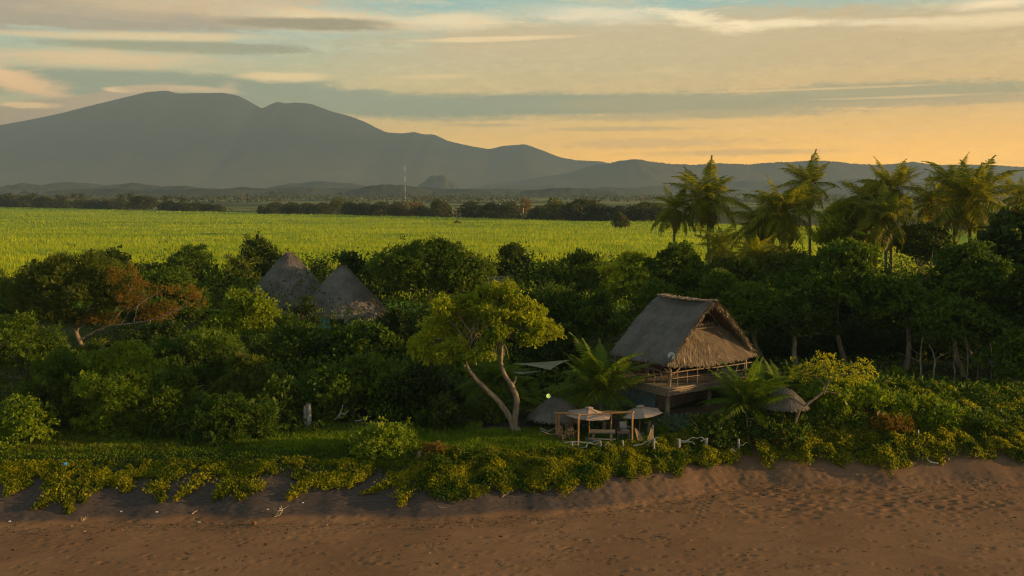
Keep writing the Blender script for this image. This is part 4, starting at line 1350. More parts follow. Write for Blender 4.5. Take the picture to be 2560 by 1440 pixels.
def palm(label, u, v, rpx, Y, nf=24, dry=4, lean=0.6, group='coconut palms behind the wood'):
    nf = int(nf * 1.35)
    top = at(u, v, Y)
    g = gz(top[0], Y)
    H = top[2] - g
    sc = rpx * pxm(Y) / 4.05
    root = thing('coconut_palm', label, 'palm', (top[0] + lean, Y, g), 0, group)
    mb = MB()
    pth = smooth_path([(0, 0, -0.3), (-lean * 0.15, 0.1, H * 0.33), (-lean * 0.5, 0, H * 0.66), (-lean, 0, H - 0.2)], 7, 0.01)
    tube(mb, pth, np.linspace(0.24, 0.14, len(pth)), 8, jitter=0.08)
    mb.build('trunk', M['palm_bark'], root, smooth=True)
    c_ = Vector((-lean, 0, H - 0.2))
    link('coconut_cluster', NUTS, root, c_, (0, 0, rng.random() * 6))
    for k in range(nf):
        q = k / (nf - 1)
        pitch = R(84 - 122 * q ** 1.0)          # upright at the heart, hanging outside
        yaw = k * 2.399 + rng.random() * 0.4
        # the trade wind combs the fronds towards -X
        wx = -0.28
        dirv = Vector((math.cos(yaw) * math.cos(pitch) + wx * math.cos(pitch) * 0.6, math.sin(yaw) * math.cos(pitch), math.sin(pitch)))
        yaw2 = math.atan2(dirv.y, dirv.x)
        pit2 = math.atan2(dirv.z, math.hypot(dirv.x, dirv.y))
        fd = FR[min(3, int(rng.integers(0, 3) + (q > 0.6)))]
        link('frond', fd, root, c_, (rng.normal() * 0.15, -pit2 + 0.25, yaw2), sc * (0.75 + 0.4 * rng.random()))
    for k in range(dry):
        yaw = rng.random() * 6.28
        link('dry_frond', FRD[k % 2], root, c_ + Vector((0, 0, -0.2)), (rng.normal() * 0.2, R(50 + 25 * rng.random()), yaw), sc * (0.7 + 0.2 * rng.random()))
    return root


palm('tall windblown coconut palm standing alone nearest the cane field', 1768, 495, 98, 118, 26, 4, 0.5)
palm('short coconut palm close beside the lone windblown one', 1690, 520, 72, 120, 18, 3, -0.4)
palm('slim coconut palm rising highest of the leaning group above the ridge line', 2022, 462, 82, 124, 22, 5, 0.6)
palm('broad coconut palm with hanging fronds below the highest one', 1962, 530, 105, 112, 28, 5, -0.5)
palm('small coconut palm low at the side of the broad hanging one', 1900, 560, 84, 116, 20, 3, 0.5)
palm('coconut palm with golden heart in the middle of the grove', 2228, 470, 92, 116, 26, 4, 0.5)
palm('coconut palm with wind-torn fronds beside the golden-hearted one', 2172, 510, 84, 120, 20, 3, -0.6)
palm('dense coconut palm with hanging fronds under the golden-hearted one', 2215, 545, 92, 110, 24, 4, 0.3)
palm('coconut palm with its top just above the mountain ridge, behind the biggest one', 2385, 465, 84, 122, 22, 4, 0.6)
palm('biggest coconut palm, golden sunlit fronds over a dark straight trunk', 2432, 500, 118, 112, 30, 6, -0.3)
palm('dark coconut palm half hidden behind the leafless bush', 2330, 505, 76, 118, 20, 3, 0.4)
palm('coconut palm cut by the picture edge beside the olive crown', 2552, 490, 64, 120, 20, 3, -0.2)
palm('low bushy coconut palm at the edge of the wood under the lone palm', 1800, 610, 70, 108, 20, 2, 0.2)
palm('low coconut palm with pale fronds between the hanging palm and the wood', 1880, 640, 70, 104, 20, 2, 0.2)


def young_palm(label, u, v, rpx, Y, nf=16, trunkh=0.8, up=70, wind=-0.15):
    nf = int(nf * 1.5)
    base = at(u, v, Y)
    g = gz(base[0], Y)
    root = thing('young_palm', label, 'palm', (base[0], Y, g), 0, 'young coconut palms near the huts')
    hz = max(0.25, base[2] - g)
    mb = MB(); pth = smooth_path([(0, 0, -0.2), (0.03, 0, hz * 0.5), (0, 0, hz)], 4); tube(mb, pth, np.linspace(0.17, 0.10, len(pth)), 8, jitter=0.1)
    mb.build('trunk', M['palm_bark'], root, smooth=True)
    sc = rpx * pxm(Y) / 3.4
    for k in range(nf):
        q = k / max(1, nf - 1)
        pitch = R(up + 12 - (up + 2) * q)
        yaw = k * 2.399 + rng.random() * 0.5
        dirv = Vector((math.cos(yaw) * math.cos(pitch) + wind, math.sin(yaw) * math.cos(pitch), math.sin(pitch)))
        link('frond', YF[k % 3], root, (0, 0, hz), (rng.normal() * 0.2, -math.atan2(dirv.z, math.hypot(dirv.x, dirv.y)) + 0.2, math.atan2(dirv.y, dirv.x)), sc * (0.75 + 0.3 * rng.random()))
    return root


young_palm('big young palm with tall combed fronds beside the main hut roof', 1500, 985, 150, 64.5, 18, up=80, wind=-0.05)
young_palm('big young palm with yellow-green fronds in front of the hut veranda', 1868, 1015, 128, 62.3, 18, up=70, wind=0.0)
young_palm('young palm with upright fronds behind the thatched dune parasol', 1945, 985, 95, 65.5, 12, up=80)
young_palm('dark young palm behind the curly tree trunks', 1245, 960, 110, 66.8, 16, up=66)
young_palm('low young palm under the thatched parasol by the lamp', 1390, 1035, 95, 64.8, 13, up=55)
young_palm('tiny palm sapling between the two canvas parasols', 1510, 1050, 34, 61.6, 8, up=60)
young_palm('tiny palm sapling beside the hut post', 1662, 1080, 34, 61.0, 8, up=62)
young_palm('tiny palm sapling under the second canvas parasol', 1622, 1050, 30, 61.4, 7, up=45)
young_palm('small fan-like palm between the curly tree and the lamp', 1330, 1010, 70, 66, 12, up=60)


# ================================================================== HUTS
def thatch_strands(mb, f, n, L, W, seed=0, lift=0.05, jit=0.22, t0=0.0, t1=1.03, tpow=1.0):
    s = rng.random(n); t = t0 + (t1 - t0) * rng.random(n) ** tpow
    if t1 - t0 > 0.5:                          # laid in overlapping courses
        K = 13.0
        wob = (fbm(s * 7, s * 0 + seed, 2, 3) - 0.5) * 0.9
        t = np.clip((np.floor(t * K + wob) - wob + 0.45 * rng.random(n) ** 1.5) / K, t0, t1)
    p0 = f(s, np.clip(t, 0, 1.0)); eps = 0.01
    dt = unit(f(s, np.clip(t, 0, 0.98) + eps) - f(s, np.clip(t, 0, 0.98)))
    ds = unit(f(np.clip(s, 0, 0.98) + eps, np.clip(t, 0.02, 1)) - f(np.clip(s, 0, 0.98), np.clip(t, 0.02, 1)))
    nn = unit(np.cross(ds, dt))
    nn *= np.sign(nn[:, 2:3] + 1e-6)
    p0 = p0 + dt * np.clip(t - 1.0, 0, 1)[:, None] * 3 + nn * (0.02 + lift * rng.random((n, 1)))
    d = unit(dt + ds * rng.normal(size=(n, 1)) * jit + nn * (0.10 * rng.random((n, 1)) - 0.01))
    LL = L * (0.6 + 0.8 * rng.random(n)); WW = W * (0.7 + 0.6 * rng.random(n))
    S = unit(np.cross(d, nn))
    a = p0; b = p0 + d * LL[:, None]
    V = np.stack([a - S * WW[:, None] * 0.35, a + S * WW[:, None] * 0.35, b + S * WW[:, None] * 0.5, b - S * WW[:, None] * 0.5], 1).reshape(-1, 3)
    mb.add(V, np.arange(n * 4).reshape(-1, 4), np.clip(0.55 * rng.random(n) + 0.30 * fbm(s * 9, t * 6, 3, seed) + 0.25 * ((t * 9) % 1.0), 0, 0.97))


def surf(mb, f, ns=24, nt=14, thick=0.14):
    s, t = np.meshgrid(np.linspace(0, 1, ns), np.linspace(0, 1, nt))
    P = f(s.ravel(), t.ravel())
    i = np.arange(ns - 1)[None, :] + (np.arange(nt - 1) * ns)[:, None]
    F = np.stack([i, i + 1, i + 1 + ns, i + ns], -1).reshape(-1, 4)
    mb.add(P, F)
    mb.add(P - np.array([0, 0, thick]), F[:, ::-1])


# ---- main hut
TH = R(34)
Yg = 66.6
apex = at(1757, 750, Yg)
gx, gy = float(apex[0]), Yg
g0 = 0.45
ZR = float(apex[2]) - g0
ZE = 4.42
hut = thing('thatched_hut', 'big two-storey hut with steep grey thatched roof and open veranda', 'hut', (gx, gy, g0), TH)
HW = 3.75


def lerp(a, b, t): return a + (b - a) * t


def slope(sign, y_ridge0=-0.95, y_ridge1=4.2, y_e0=-0.95, y_e1=4.7):
    def f(s, t):
        tt_ = t
        hw = HW * (tt_ ** 0.96)
        sag = 0.10 * np.sin(s * math.pi) * (1 - tt_)
        z = lerp(ZR, ZE, tt_ ** 1.06) - sag + 0.05 * np.sin(s * 9) * tt_
        y = lerp(lerp(y_ridge0, y_e0, tt_), lerp(y_ridge1, y_e1, tt_), s)
        x = sign * (hw + 0.10 * np.sin(tt_ * math.pi))
        return np.stack([x, y, z], -1)
    return f


for sign, lab in ((-1, None), (1, None)):
    f = slope(sign)
    mb = MB(); surf(mb, f)
    rf = mb.build('roof', M['thatch_base'], hut)
    mb = MB()
    thatch_strands(mb, f, 11000, 0.55, 0.045, 3, 0.06)
    thatch_strands(mb, f, 1300, 0.6, 0.05, 5, 0.06, 0.15, 0.93, 1.02)
    thatch_strands(mb, lambda s, t: f(s * 0.06, t), 1500, 0.55, 0.05, 8, 0.14, 0.5)
    mb.build('thatch', M['thatch'], rf, kind='stuff')


def hip(s, t):      # far end, steep
    hw = HW * (0.02 + 0.98 * t)
    return np.stack([lerp(-hw, hw, s), lerp(4.1, 4.8, t) + 0 * s, lerp(ZR, ZE, t)], -1)


mb = MB(); surf(mb, hip, 12, 8); rb = mb.build('roof', M['thatch_base'], hut)
mb = MB(); thatch_strands(mb, hip, 2500, 0.55, 0.05); mb.build('thatch', M['thatch'], rb, kind='stuff')
ZT = ZR - 1.95     # foot of the open triangle


def gable(s, t):
    hw = lerp(HW * (ZR - ZT) / (ZR - ZE) * 0.98, HW * 1.02, t)
    return np.stack([lerp(-hw, hw, s) + 0 * t, 0.35 - 1.2 * t - 0.22 * np.sin(s * math.pi) * t, lerp(ZT, ZE - 0.12 - 0.1 * np.sin(s * math.pi), t)], -1)


mb = MB(); surf(mb, gable, 20, 10)
gb = mb.build('gable_skirt', M['thatch_base'], hut)
mb = MB()
thatch_strands(mb, gable, 7000, 0.6, 0.05, 11, 0.07, 0.16)
thatch_strands(mb, gable, 900, 0.6, 0.05, 5, 0.06, 0.15, 0.95, 1.02)
mb.build('thatch', M['thatch_tan'], gb, kind='stuff')
# shaggy edges of the roof over the gable
mb = MB()
for sign in (-1, 1):
    n = 1500
    t = rng.random(n)
    p_ = slope(sign)(np.zeros(n), t)
    p_[:, 1] += rng.normal(size=n) * 0.10
    d = unit(np.stack([sign * (0.25 + 0.5 * rng.random(n)), -0.35 * rng.random(n), -0.9 * np.ones(n)], 1) + rng.normal(size=(n, 3)) * 0.18)
    leaves(mb, p_, d, 0.25 + 0.3 * rng.random(n), 0.06)
mb.build('barge_fringe', M['thatch_tan'], hut, kind='stuff')
mb = MB()          # ridge cap of bundled fronds
n = 1500
s = rng.random(n)
p_ = np.stack([rng.normal(size=n) * 0.10, lerp(-0.95, 4.2, s), ZR + 0.05 - 0.10 * np.sin(s * math.pi) + 0 * s], 1)
leaves(mb, p_, unit(np.stack([np.sign(rng.random(n) - 0.5) * 0.9, rng.normal(size=n) * 0.45, -0.25 + 0.35 * rng.random(n)], 1)), 0.30 + 0.3 * rng.random(n), 0.06)
mb.build('ridge_cap', M['thatch'], hut, kind='stuff')
mb = MB(); box(mb, (0, -0.1, ZT - 0.02), (2.3, 0.06, 0.07)); box(mb, (0, -0.1, ZT + 0.24), (1.9, 0.04, 0.05)); mb.build('loft_rail', M['bark'], hut)
mb = MB(); tube(mb, [(0, 0, 0), (0.01, 0, 0.48)], 0.022, 5); STK = mb.data('stick', M['bark'])
for k in range(15):
    link('stick', STK, hut, (-1.05 + k * 0.15, -0.12, ZT - 0.05), (0, rng.normal() * 0.12, 0), (1, 1, 0.8 + 0.35 * rng.random()))
mb = MB()
for sign in (-1, 1):
    tube(mb, [(0, 0.1, ZR - 0.25), (sign * HW * 0.93, 0.1, ZE + 0.1)], 0.05, 6)
    tube(mb, [(0, 2.8, ZR - 0.25), (sign * HW * 0.93, 2.8, ZE + 0.1)], 0.05, 6)
tube(mb, [(0, -0.8, ZR - 0.25), (0, 4.3, ZR - 0.25)], 0.05, 6)
tube(mb, [(-HW, 0.0, ZE + 0.02), (HW, 0.0, ZE + 0.02)], 0.06, 6)
tube(mb, [(-HW * 0.95, -0.3, ZE + 0.08), (-HW * 0.95, 5.0, ZE + 0.08)], 0.06, 6)
mb.build('rafters', M['bark'], hut, smooth=True)
ZD = 2.42
mb = MB(); box(mb, (0, 2.1, ZD - 0.06), (8.6, 6.4, 0.06)); dk = mb.build('deck', M['deck_wood'], hut)
for k in range(4):      # boards of the sloping deck fascia, front and side
    mb = MB(); box(mb, (0.05, -1.18 - 0.045 * k, ZD - 0.06 - 0.12 * k), (8.75 + 0.1 * k, 0.05, 0.10)); mb.build('fascia_board', M['deck_wood'], dk)
    mb = MB(); box(mb, (-4.36 - 0.075 * k, 2.1, ZD - 0.06 - 0.12 * k), (0.05, 6.5 + 0.1 * k, 0.10)); mb.build('fascia_board', M['deck_wood'], dk)
for (x, y) in ((-3.75, -0.75), (-3.75, 1.5), (3.6, -0.75), (3.6, 2.6), (-3.75, 4.8), (0, 4.8)):
    mb = MB(); P_ = smooth_path([(x, y, ZD), (x + 0.03, y, 3.2), (x, y, ZE + 0.25)], 4, 0.01); tube(mb, P_, 0.11, 8, jitter=0.08); mb.build('veranda_post', M['bark_pale'], hut, smooth=True)
for (x, y) in ((-3.8, -0.7), (3.6, -0.8), (-3.6, 4.6), (0, -0.8)):
    mb = MB(); P_ = smooth_path([(x - 0.12, y, -0.6), (x - 0.05, y, 0.6), (x + 0.02, y, 1.4), (x, y, ZD - 0.12)], 4, 0.015); tube(mb, P_, np.linspace(0.19, 0.14, len(P_)), 9, jitter=0.1); mb.build('support_post', M['bark_pale'], hut, smooth=True)
mb = MB()
for (a, b, r_) in [((-3.95, -0.9, ZD + 0.95), (-3.95, 5.2, ZD + 0.95), 0.045), ((-3.95, -0.9, ZD + 0.95), (4.1, -0.9, ZD + 0.9), 0.045), ((-3.95, -0.9, ZD + 0.55), (4.1, -0.9, ZD + 0.42), 0.035), ((-3.95, -0.9, ZD + 0.35), (-3.95, 5.2, ZD + 0.4), 0.03)]:
    P_ = smooth_path([a, (np.array(a) * 2 + np.array(b)) / 3 + rng.normal(size=3) * 0.04, (np.array(a) + 2 * np.array(b)) / 3 + rng.normal(size=3) * 0.04, b], 4); tube(mb, P_, r_, 6, jitter=0.1)
mb.build('veranda_rail', M['bark_pale'], hut, smooth=True)
for k in range(15):
    if k < 7:
        x, y = -3.95, -0.2 + k * 0.8
    else:
        x, y = -3.2 + (k - 7) * 0.95, -0.9
    mb = MB(); P_ = smooth_path([(x, y, ZD), (x + rng.normal() * 0.08, y + rng.normal() * 0.05, ZD + 0.45), (x + rng.normal() * 0.12, y, ZD + 0.95)], 4); tube(mb, P_, 0.032, 6); mb.build('baluster', M['bark_pale'], hut, smooth=True)
for k in range(13):    # corrugated sheets of the ground floor side wall
    mb = MB(); box(mb, (-3.2 + 0.02 * (k % 2), 1.35 + k * 0.27, 0.95), (0.035, 0.26, 2.5)); mb.build('wall_sheet', M['tin_blue'], hut)
mb = MB(); box(mb, (0.2, 1.1, 1.0), (6.6, 0.14, 2.7)); mb.build('ground_floor_wall', M['plaster_brown'], hut)
mb = MB(); box(mb, (1.7, 1.0, 0.75), (0.95, 0.08, 2.0)); mb.build('door', M['grey_wood'], hut)
mb = MB(); box(mb, (0, 4.4, 3.0), (6.8, 0.1, 1.3)); box(mb, (3.2, 2.8, 3.0), (0.1, 3.2, 1.3)); mb.build('upper_wall', M['plaster_brown'], hut)
mb = MB(); P_ = smooth_path([(-3.3, 0.2, ZD + 1.0), (-2.2, 0.6, ZD + 0.45), (-0.9, 0.9, ZD + 0.95)], 6); tube(mb, P_, 0.05, 5)
hm = mb.build('hammock', M['rope']); hm.location = (gx, gy, g0); hm.rotation_euler = (0, 0, TH)
tag(hm, 'rolled rope hammock slung between the veranda posts of the big hut', 'hammock')


def hutp(x, y, z):
    return Vector((gx + math.cos(TH) * x - math.sin(TH) * y, gy + math.sin(TH) * x + math.cos(TH) * y, g0 + z))


# pale disc on the corner post
p_ = hutp(-3.75, -0.95, ZE + 0.12)
dsh = thing('satellite_dish', 'round pale satellite dish on the corner post of the hut veranda', 'satellite dish', p_, R(-22))
mb = MB()
rings = []
for i, r_ in enumerate((0.0, 0.12, 0.22, 0.30)):
    for j in range(18):
        a = j * math.pi / 9
        rings.append([r_ * math.cos(a) * 0.85, -0.10 + (r_ ** 2) * -0.6, r_ * math.sin(a)])
for off in (0.0, 0.02):
    mb.add(np.array(rings) + np.array([0, off, 0]), [[i * 18 + j, i * 18 + (j + 1) % 18, (i + 1) * 18 + (j + 1) % 18, (i + 1) * 18 + j] for i in range(3) for j in range(18)])
mb.build('reflector', M['dish'], dsh, smooth=True)
mb = MB(); tube(mb, [(0, -0.1, -0.25), (0.12, -0.38, -0.1), (0.16, -0.42, -0.02)], 0.018, 5); box(mb, (0.17, -0.43, 0.0), (0.07, 0.07, 0.09)); mb.build('receiver_arm', M['dish'], dsh)
mb = MB(); tube(mb, [(0, -0.06, 0), (0, 0.06, -0.1), (0, 0.08, -0.4)], 0.025, 6); mb.build('bracket', M['grey_wood'], dsh)


# ---- round huts
def round_hut(label, u, vap, veave, rpx, Y, door=False, seed=1):
    ap = at(u, vap, Y); ev = at(u, veave, Y - rpx * pxm(Y) * 0.9)
    g = 0.0
    root = thing('round_hut', label, 'hut', (ap[0], Y, g), 0, 'round thatched huts')
    zr, ze, r_ = float(ap[2]), float(ev[2]), rpx * pxm(Y)

    def f(s, t):
        a = s * 2 * math.pi
        rad = 0.3 + (r_ - 0.3) * (0.93 * t + 0.07 * t * t) * (1 + 0.015 * np.sin(a * 3 + seed))
        return np.stack([rad * np.cos(a), rad * np.sin(a), lerp(zr, ze, t ** 1.06) - 0.03 * np.sin(a * 5)], -1)
    mb = MB(); surf(mb, f, 40, 14)
    rf = mb.build('roof', M['thatch_base'], root)
    mb = MB()
    thatch_strands(mb, f, 12000, 0.7, 0.06, seed, 0.07, 0.25, 0.0, 1.01, 0.6)
    thatch_strands(mb, f, 1400, 0.7, 0.06, seed, 0.07, 0.2, 0.95, 1.02)
    mb.build('thatch', M['thatch'], rf, kind='stuff')
    mb = MB(); n = 260
    a = rng.random(n) * 6.28
    leaves(mb, np.stack([0.1 * np.cos(a), 0.1 * np.sin(a), np.full(n, zr - 0.1)], 1), unit(np.stack([np.cos(a), np.sin(a), 0.9 - 2.4 * rng.random(n)], 1)), 0.35 + 0.3 * rng.random(n), 0.07)
    mb.build('roof_tuft', M['thatch_tan'], rf)
    mb = MB(); ns = 32; rw = r_ * 0.80
    ang = np.linspace(0, 2 * math.pi, ns, endpoint=False)
    V_ = [[rw * math.cos(a), rw * math.sin(a), z] for z in (-0.2, ze + 0.55) for a in ang]
    fa = []
    for j in range(ns):
        mid = math.degrees((ang[j] + math.pi / ns)) % 360
        if door and abs(mid - 272) < 12:
            continue
        fa.append([j, (j + 1) % ns, ns + (j + 1) % ns, ns + j])
    mb.add(V_, fa); mb.add([[v_[0] * 0.96, v_[1] * 0.96, v_[2]] for v_ in V_], [q[::-1] for q in fa])
    mb.build('wall', M['plaster_green'], root)
    if door:
        mb = MB(); box(mb, (0.1, -rw * 0.93, ze * 0.5 - 0.3), (0.12, 0.1, ze + 0.4)); mb.build('door_post', M['grey_wood'], root)
    return root, ze, r_


rh1 = round_hut('taller round hut with a pointed thatched roof beside the tall dark tree', 722, 634, 756, 108, 100)
rh2 = round_hut('shorter round hut with a dark doorway under its thatched cone', 856, 668, 782, 104, 96, True, 5)
pt = at(811, 812, 91.5)
mb = MB()
V_, F_ = grid(np.linspace(-0.5, 0.5, 9), np.linspace(0, 1, 5), lambda a, b: a * 0 + b * 1.5)
V_[:, 1] = 0.05 * np.sin(V_[:, 0] * 18)
mb.add(V_, F_); mb.add(V_ + np.array([0, 0.015, 0]), F_[:, ::-1])
o = mb.build('hanging_cloth', M['teal'], loc=(pt[0], 91.6, pt[2] - 0.7)); tag(o, 'small teal cloth hanging in front of the shorter round hut', 'cloth')

# ---- third roof glimpsed between the crowns
ap = at(1205, 692, 102)
h3 = thing('thatched_hut', 'thatched roof mostly hidden between the domed tree and the curly tree', 'hut', (ap[0], 102, 0), R(18))
zr = float(ap[2])
for sg in (-1, 1):
    def f3(s, t, sg=sg):
        return np.stack([lerp(-3.2, 3.2, s) * (1 + 0.12 * t), sg * 3.0 * t, lerp(zr, zr - 3.2, t)], -1)
    mb = MB(); surf(mb, f3, 14, 8); rr_ = mb.build('roof', M['thatch_base'], h3)
    mb = MB(); thatch_strands(mb, f3, 3500, 0.7, 0.07); mb.build('thatch', M['thatch'], rr_, kind='stuff')
mb = MB(); box(mb, (0, 0, (zr - 3.0) / 2), (5.6, 4.6, zr - 3.0)); mb.build('wall', M['plaster_brown'], h3)

# ================================================================== TERRACE
ZTe = 0.0
mb = MB()
V_, F_ = grid(refine(3.2, 14.5, 0.25), refine(57.6, 64.5, 0.25), lambda a, b: ground_z(a, b) + 0.02)
cc = V_[F_].mean(1); F_ = F_[(cc[:, 1] > edge_y(cc[:, 0]) + 2.0)]
mb.add(V_, F_); mb.build('terrace', mat_simple('packed_earth', (0.075, 0.055, 0.042), (0.14, 0.10, 0.075), 2.0, 0.95, 0.5), smooth=True, kind='structure')


def umbrella(label, u, v, rpx, Y, tilt, yaw):
    a = at(u, v, Y)
    g = gz(a[0], Y)
    root = thing('parasol', label, 'parasol', (a[0], Y, g), 0, 'canvas parasols on the terrace')
    H = a[2] - g; r_ = rpx * pxm(Y); dr = 0.46
    mb = MB(); tube(mb, [(0, 0, 0), (0, 0, H)], 0.025, 8); mb.build('pole', M['pole_wood'], root, smooth=True)
    rot = Matrix.Rotation(tilt, 3, 'Y') @ Matrix.Rotation(yaw, 3, 'Z')
    cn = [rot @ Vector((r_ * math.cos(k * math.pi / 3), r_ * math.sin(k * math.pi / 3), -dr)) for k in range(6)]
    for k in range(6):
        A, B = cn[k], cn[(k + 1) % 6]
        rows = []
        for t in np.linspace(0.0, 1, 6):
            for s in np.linspace(0, 1, 5):
                e = A.lerp(B, s) * t
                e = e + Vector((0, 0, -0.05 * math.sin(s * math.pi) * t - 0.04 * math.sin(t * math.pi)))
                rows.append([e.x, e.y, e.z + H])
        P = np.array(rows)
        i = np.arange(4)[None, :] + (np.arange(5) * 5)[:, None]
        Fq = np.stack([i, i + 1, i + 6, i + 5], -1).reshape(-1, 4)
        mb = MB(); mb.add(P, Fq); mb.add(P - np.array([0, 0, 0.012]), Fq[:, ::-1])
        mb.build('canopy_panel', M['canvas'], root)
        mb = MB(); tube(mb, [(0, 0, H - 0.02), (A.x * 0.99, A.y * 0.99, A.z + H - 0.03)], 0.012, 5); mb.build('rib', M['pole_wood'], root)
    mb = MB()
    for k in range(6):
        A, B = cn[k] * 0.2, cn[(k + 1) % 6] * 0.2
        mb.add([[0, 0, H + 0.09], [A.x, A.y, A.z + H + 0.08], [B.x, B.y, B.z + H + 0.08]], [[0, 1, 2]])
    mb.build('vent_cap', M['canvas'], root)
    mb = MB(); box(mb, (0, 0, 0.06), (0.5, 0.5, 0.12)); mb.build('base', M['grey_wood'], root)
    return root


umbrella('hexagonal canvas parasol under the pergola beams', 1473, 1019, 62, 60.2, 0.05, 0.35)
umbrella('hexagonal canvas parasol beyond the pergola, closest to the hut', 1600, 1015, 58, 61.3, -0.12, 0.6)


def palapa(label, u, v, rpx, Y, hh=1.05, mat='thatch'):
    a = at(u, v, Y); g = gz(a[0], Y)
    root = thing('thatched_parasol', label, 'parasol', (a[0], Y, g), 0, 'thatched parasols')
    H = max(1.6, a[2] - g); r_ = rpx * pxm(Y)

    def f(s, t):
        q = s * 2 * math.pi
        rad = 0.1 + (r_ - 0.1) * t
        return np.stack([rad * np.cos(q), rad * np.sin(q), H - hh * t ** 1.35 + 0 * q], -1)
    mb = MB(); surf(mb, f, 26, 8, 0.06); tp = mb.build('roof', M['thatch_base'], root)
    mb = MB(); thatch_strands(mb, f, 3200, 0.42, 0.045, 2, 0.05, 0.25, 0, 1.01, 0.6); thatch_strands(mb, f, 500, 0.35, 0.04, 2, 0.05, 0.25, 0.93, 1.01)
    mb.build('thatch', M[mat], tp, kind='stuff')
    mb = MB(); tube(mb, [(0, 0, -0.1), (0, 0, H - 0.05)], 0.07, 8, jitter=0.1); mb.build('pole', M['bark'], root, smooth=True)
    mb = MB()
    for k in range(8):
        q = k * math.pi / 4
        tube(mb, [(0, 0, H - 0.12), (r_ * 0.95 * math.cos(q), r_ * 0.95 * math.sin(q), H - hh - 0.02)], 0.02, 4)
    mb.build('rib_frame', M['bark'], root)
    return root


palapa('thatched parasol beside the globe lamp', 1392, 996, 62, 63.0)
palapa('thatched parasol on the dune behind the leaning trunk', 1960, 972, 50, 62.0, 0.9)

# globe lamp on a post
pl = at(1371, 990, 64.3); g = gz(pl[0], 64.3)
lp = thing('garden_lamp', 'glowing yellow-green globe lamp on a grey post behind the thatched parasol', 'lamp', (pl[0], 64.3, g))
H = pl[2] - g
mb = MB(); tube(mb, [(0, 0, -0.1), (0, 0, H - 0.15)], 0.05, 8); mb.build('lamp_post', M['grey_wood'], lp)
mb = MB(); tube(mb, [(0, 0, H - 0.2), (0, 0, H - 0.12)], 0.09, 10); mb.build('collar', M['grey_wood'], lp)
mb = MB()
V_ = []; na, nb_ = 16, 9
for i in range(nb_ + 1):
    la = -math.pi / 2 + math.pi * i / nb_
    for j in range(na):
        V_.append([0.15 * math.cos(la) * math.cos(2 * math.pi * j / na), 0.15 * math.cos(la) * math.sin(2 * math.pi * j / na), H + 0.15 * math.sin(la)])
mb.add(V_, [[i * na + j, i * na + (j + 1) % na, (i + 1) * na + (j + 1) % na, (i + 1) * na + j] for i in range(nb_) for j in range(na)])
mb.build('globe', M['globe'], lp, smooth=True)

# pergola of orange-brown poles
A_, B_, C_, D_ = at(1391, 1035, 60.4), at(1446, 1040, 58.6), at(1581, 1033, 58.9), at(1528, 1031, 60.7)
pg = thing('pergola', 'open pergola frame of orange-brown poles over the picnic table', 'pergola', (float(B_[0]), float(B_[1]), gz(B_[0], B_[1])))


def rel(p_, root):
    return np.array([p_[0] - root.location[0], p_[1] - root.location[1], p_[2] - root.location[2]])


for q, extra in ((A_, 0), (A_ + Vector((0.16, -0.05, 0)), 0), (B_, 0), (C_, 0), (D_, 0)):
    a = rel(q, pg); gg = gz(q[0], q[1]) - pg.location[2]
    mb = MB(); tube(mb, smooth_path([(a[0] + rng.normal() * 0.03, a[1], gg - 0.1), (a[0], a[1], (a[2] + gg) / 2), (a[0], a[1], a[2] + 0.03)], 3), 0.055, 8, jitter=0.05); mb.build('post', M['pole_wood'], pg, smooth=True)
for a, b in ((A_, B_), (B_, C_), (A_, D_), (D_, C_)):
    a, b = rel(a, pg), rel(b, pg); dd = unit(b - a)
    mb = MB(); tube(mb, [a - dd * 0.12 + np.array([0, 0, 0.07]), b + dd * 0.12 + np.array([0, 0, 0.07])], 0.05, 8); mb.build('beam', M['pole_wood'], pg, smooth=True)


def deck_chair(label, u, v, Y, rz, mat='chair_brown', sc=1.0, name='slatted_chair', group='reclining chairs on the terrace'):
    a = at(u, v, Y); g = gz(a[0], Y)
    root = thing(name, label, 'chair', (a[0], Y, g + 0.02), rz, group, sc)
    for k in range(5):
        x = -0.22 + 0.11 * k
        hb = 0.95 - 0.10 * abs(k - 2)
        mb = MB(); tube(mb, [(x * 0.85, 0.30, 0.30), (x * 1.15, 0.30 + hb * 0.42, 0.30 + hb * 0.9)], 0.042, 4); mb.build('back_slat', M[mat], root)
    for k in range(5):
        mb = MB(); box(mb, (0, -0.28 + 0.125 * k, 0.40 - 0.03 * k), (0.56, 0.105, 0.025)); mb.build('seat_slat', M[mat], root)
    for sx in (-1, 1):
        mb = MB(); box(mb, (sx * 0.36, 0.05, 0.58), (0.12, 0.75, 0.025)); mb.build('armrest', M[mat], root)
        mb = MB(); box(mb, (sx * 0.33, -0.27, 0.29), (0.04, 0.09, 0.57)); mb.build('leg', M[mat], root)
        mb = MB(); box(mb, (sx * 0.33, 0.38, 0.29), (0.04, 0.09, 0.57)); mb.build('leg', M[mat], root)
    return root


deck_chair('brown slatted reclining chair beside the double pergola post', 1410, 1100, 59.6, R(35))
deck_chair('brown slatted reclining chair closer to the picnic table', 1431, 1100, 59.9, R(20))
deck_chair('dark slatted chair behind the far end of the picnic table', 1541, 1085, 61.2, R(-40))

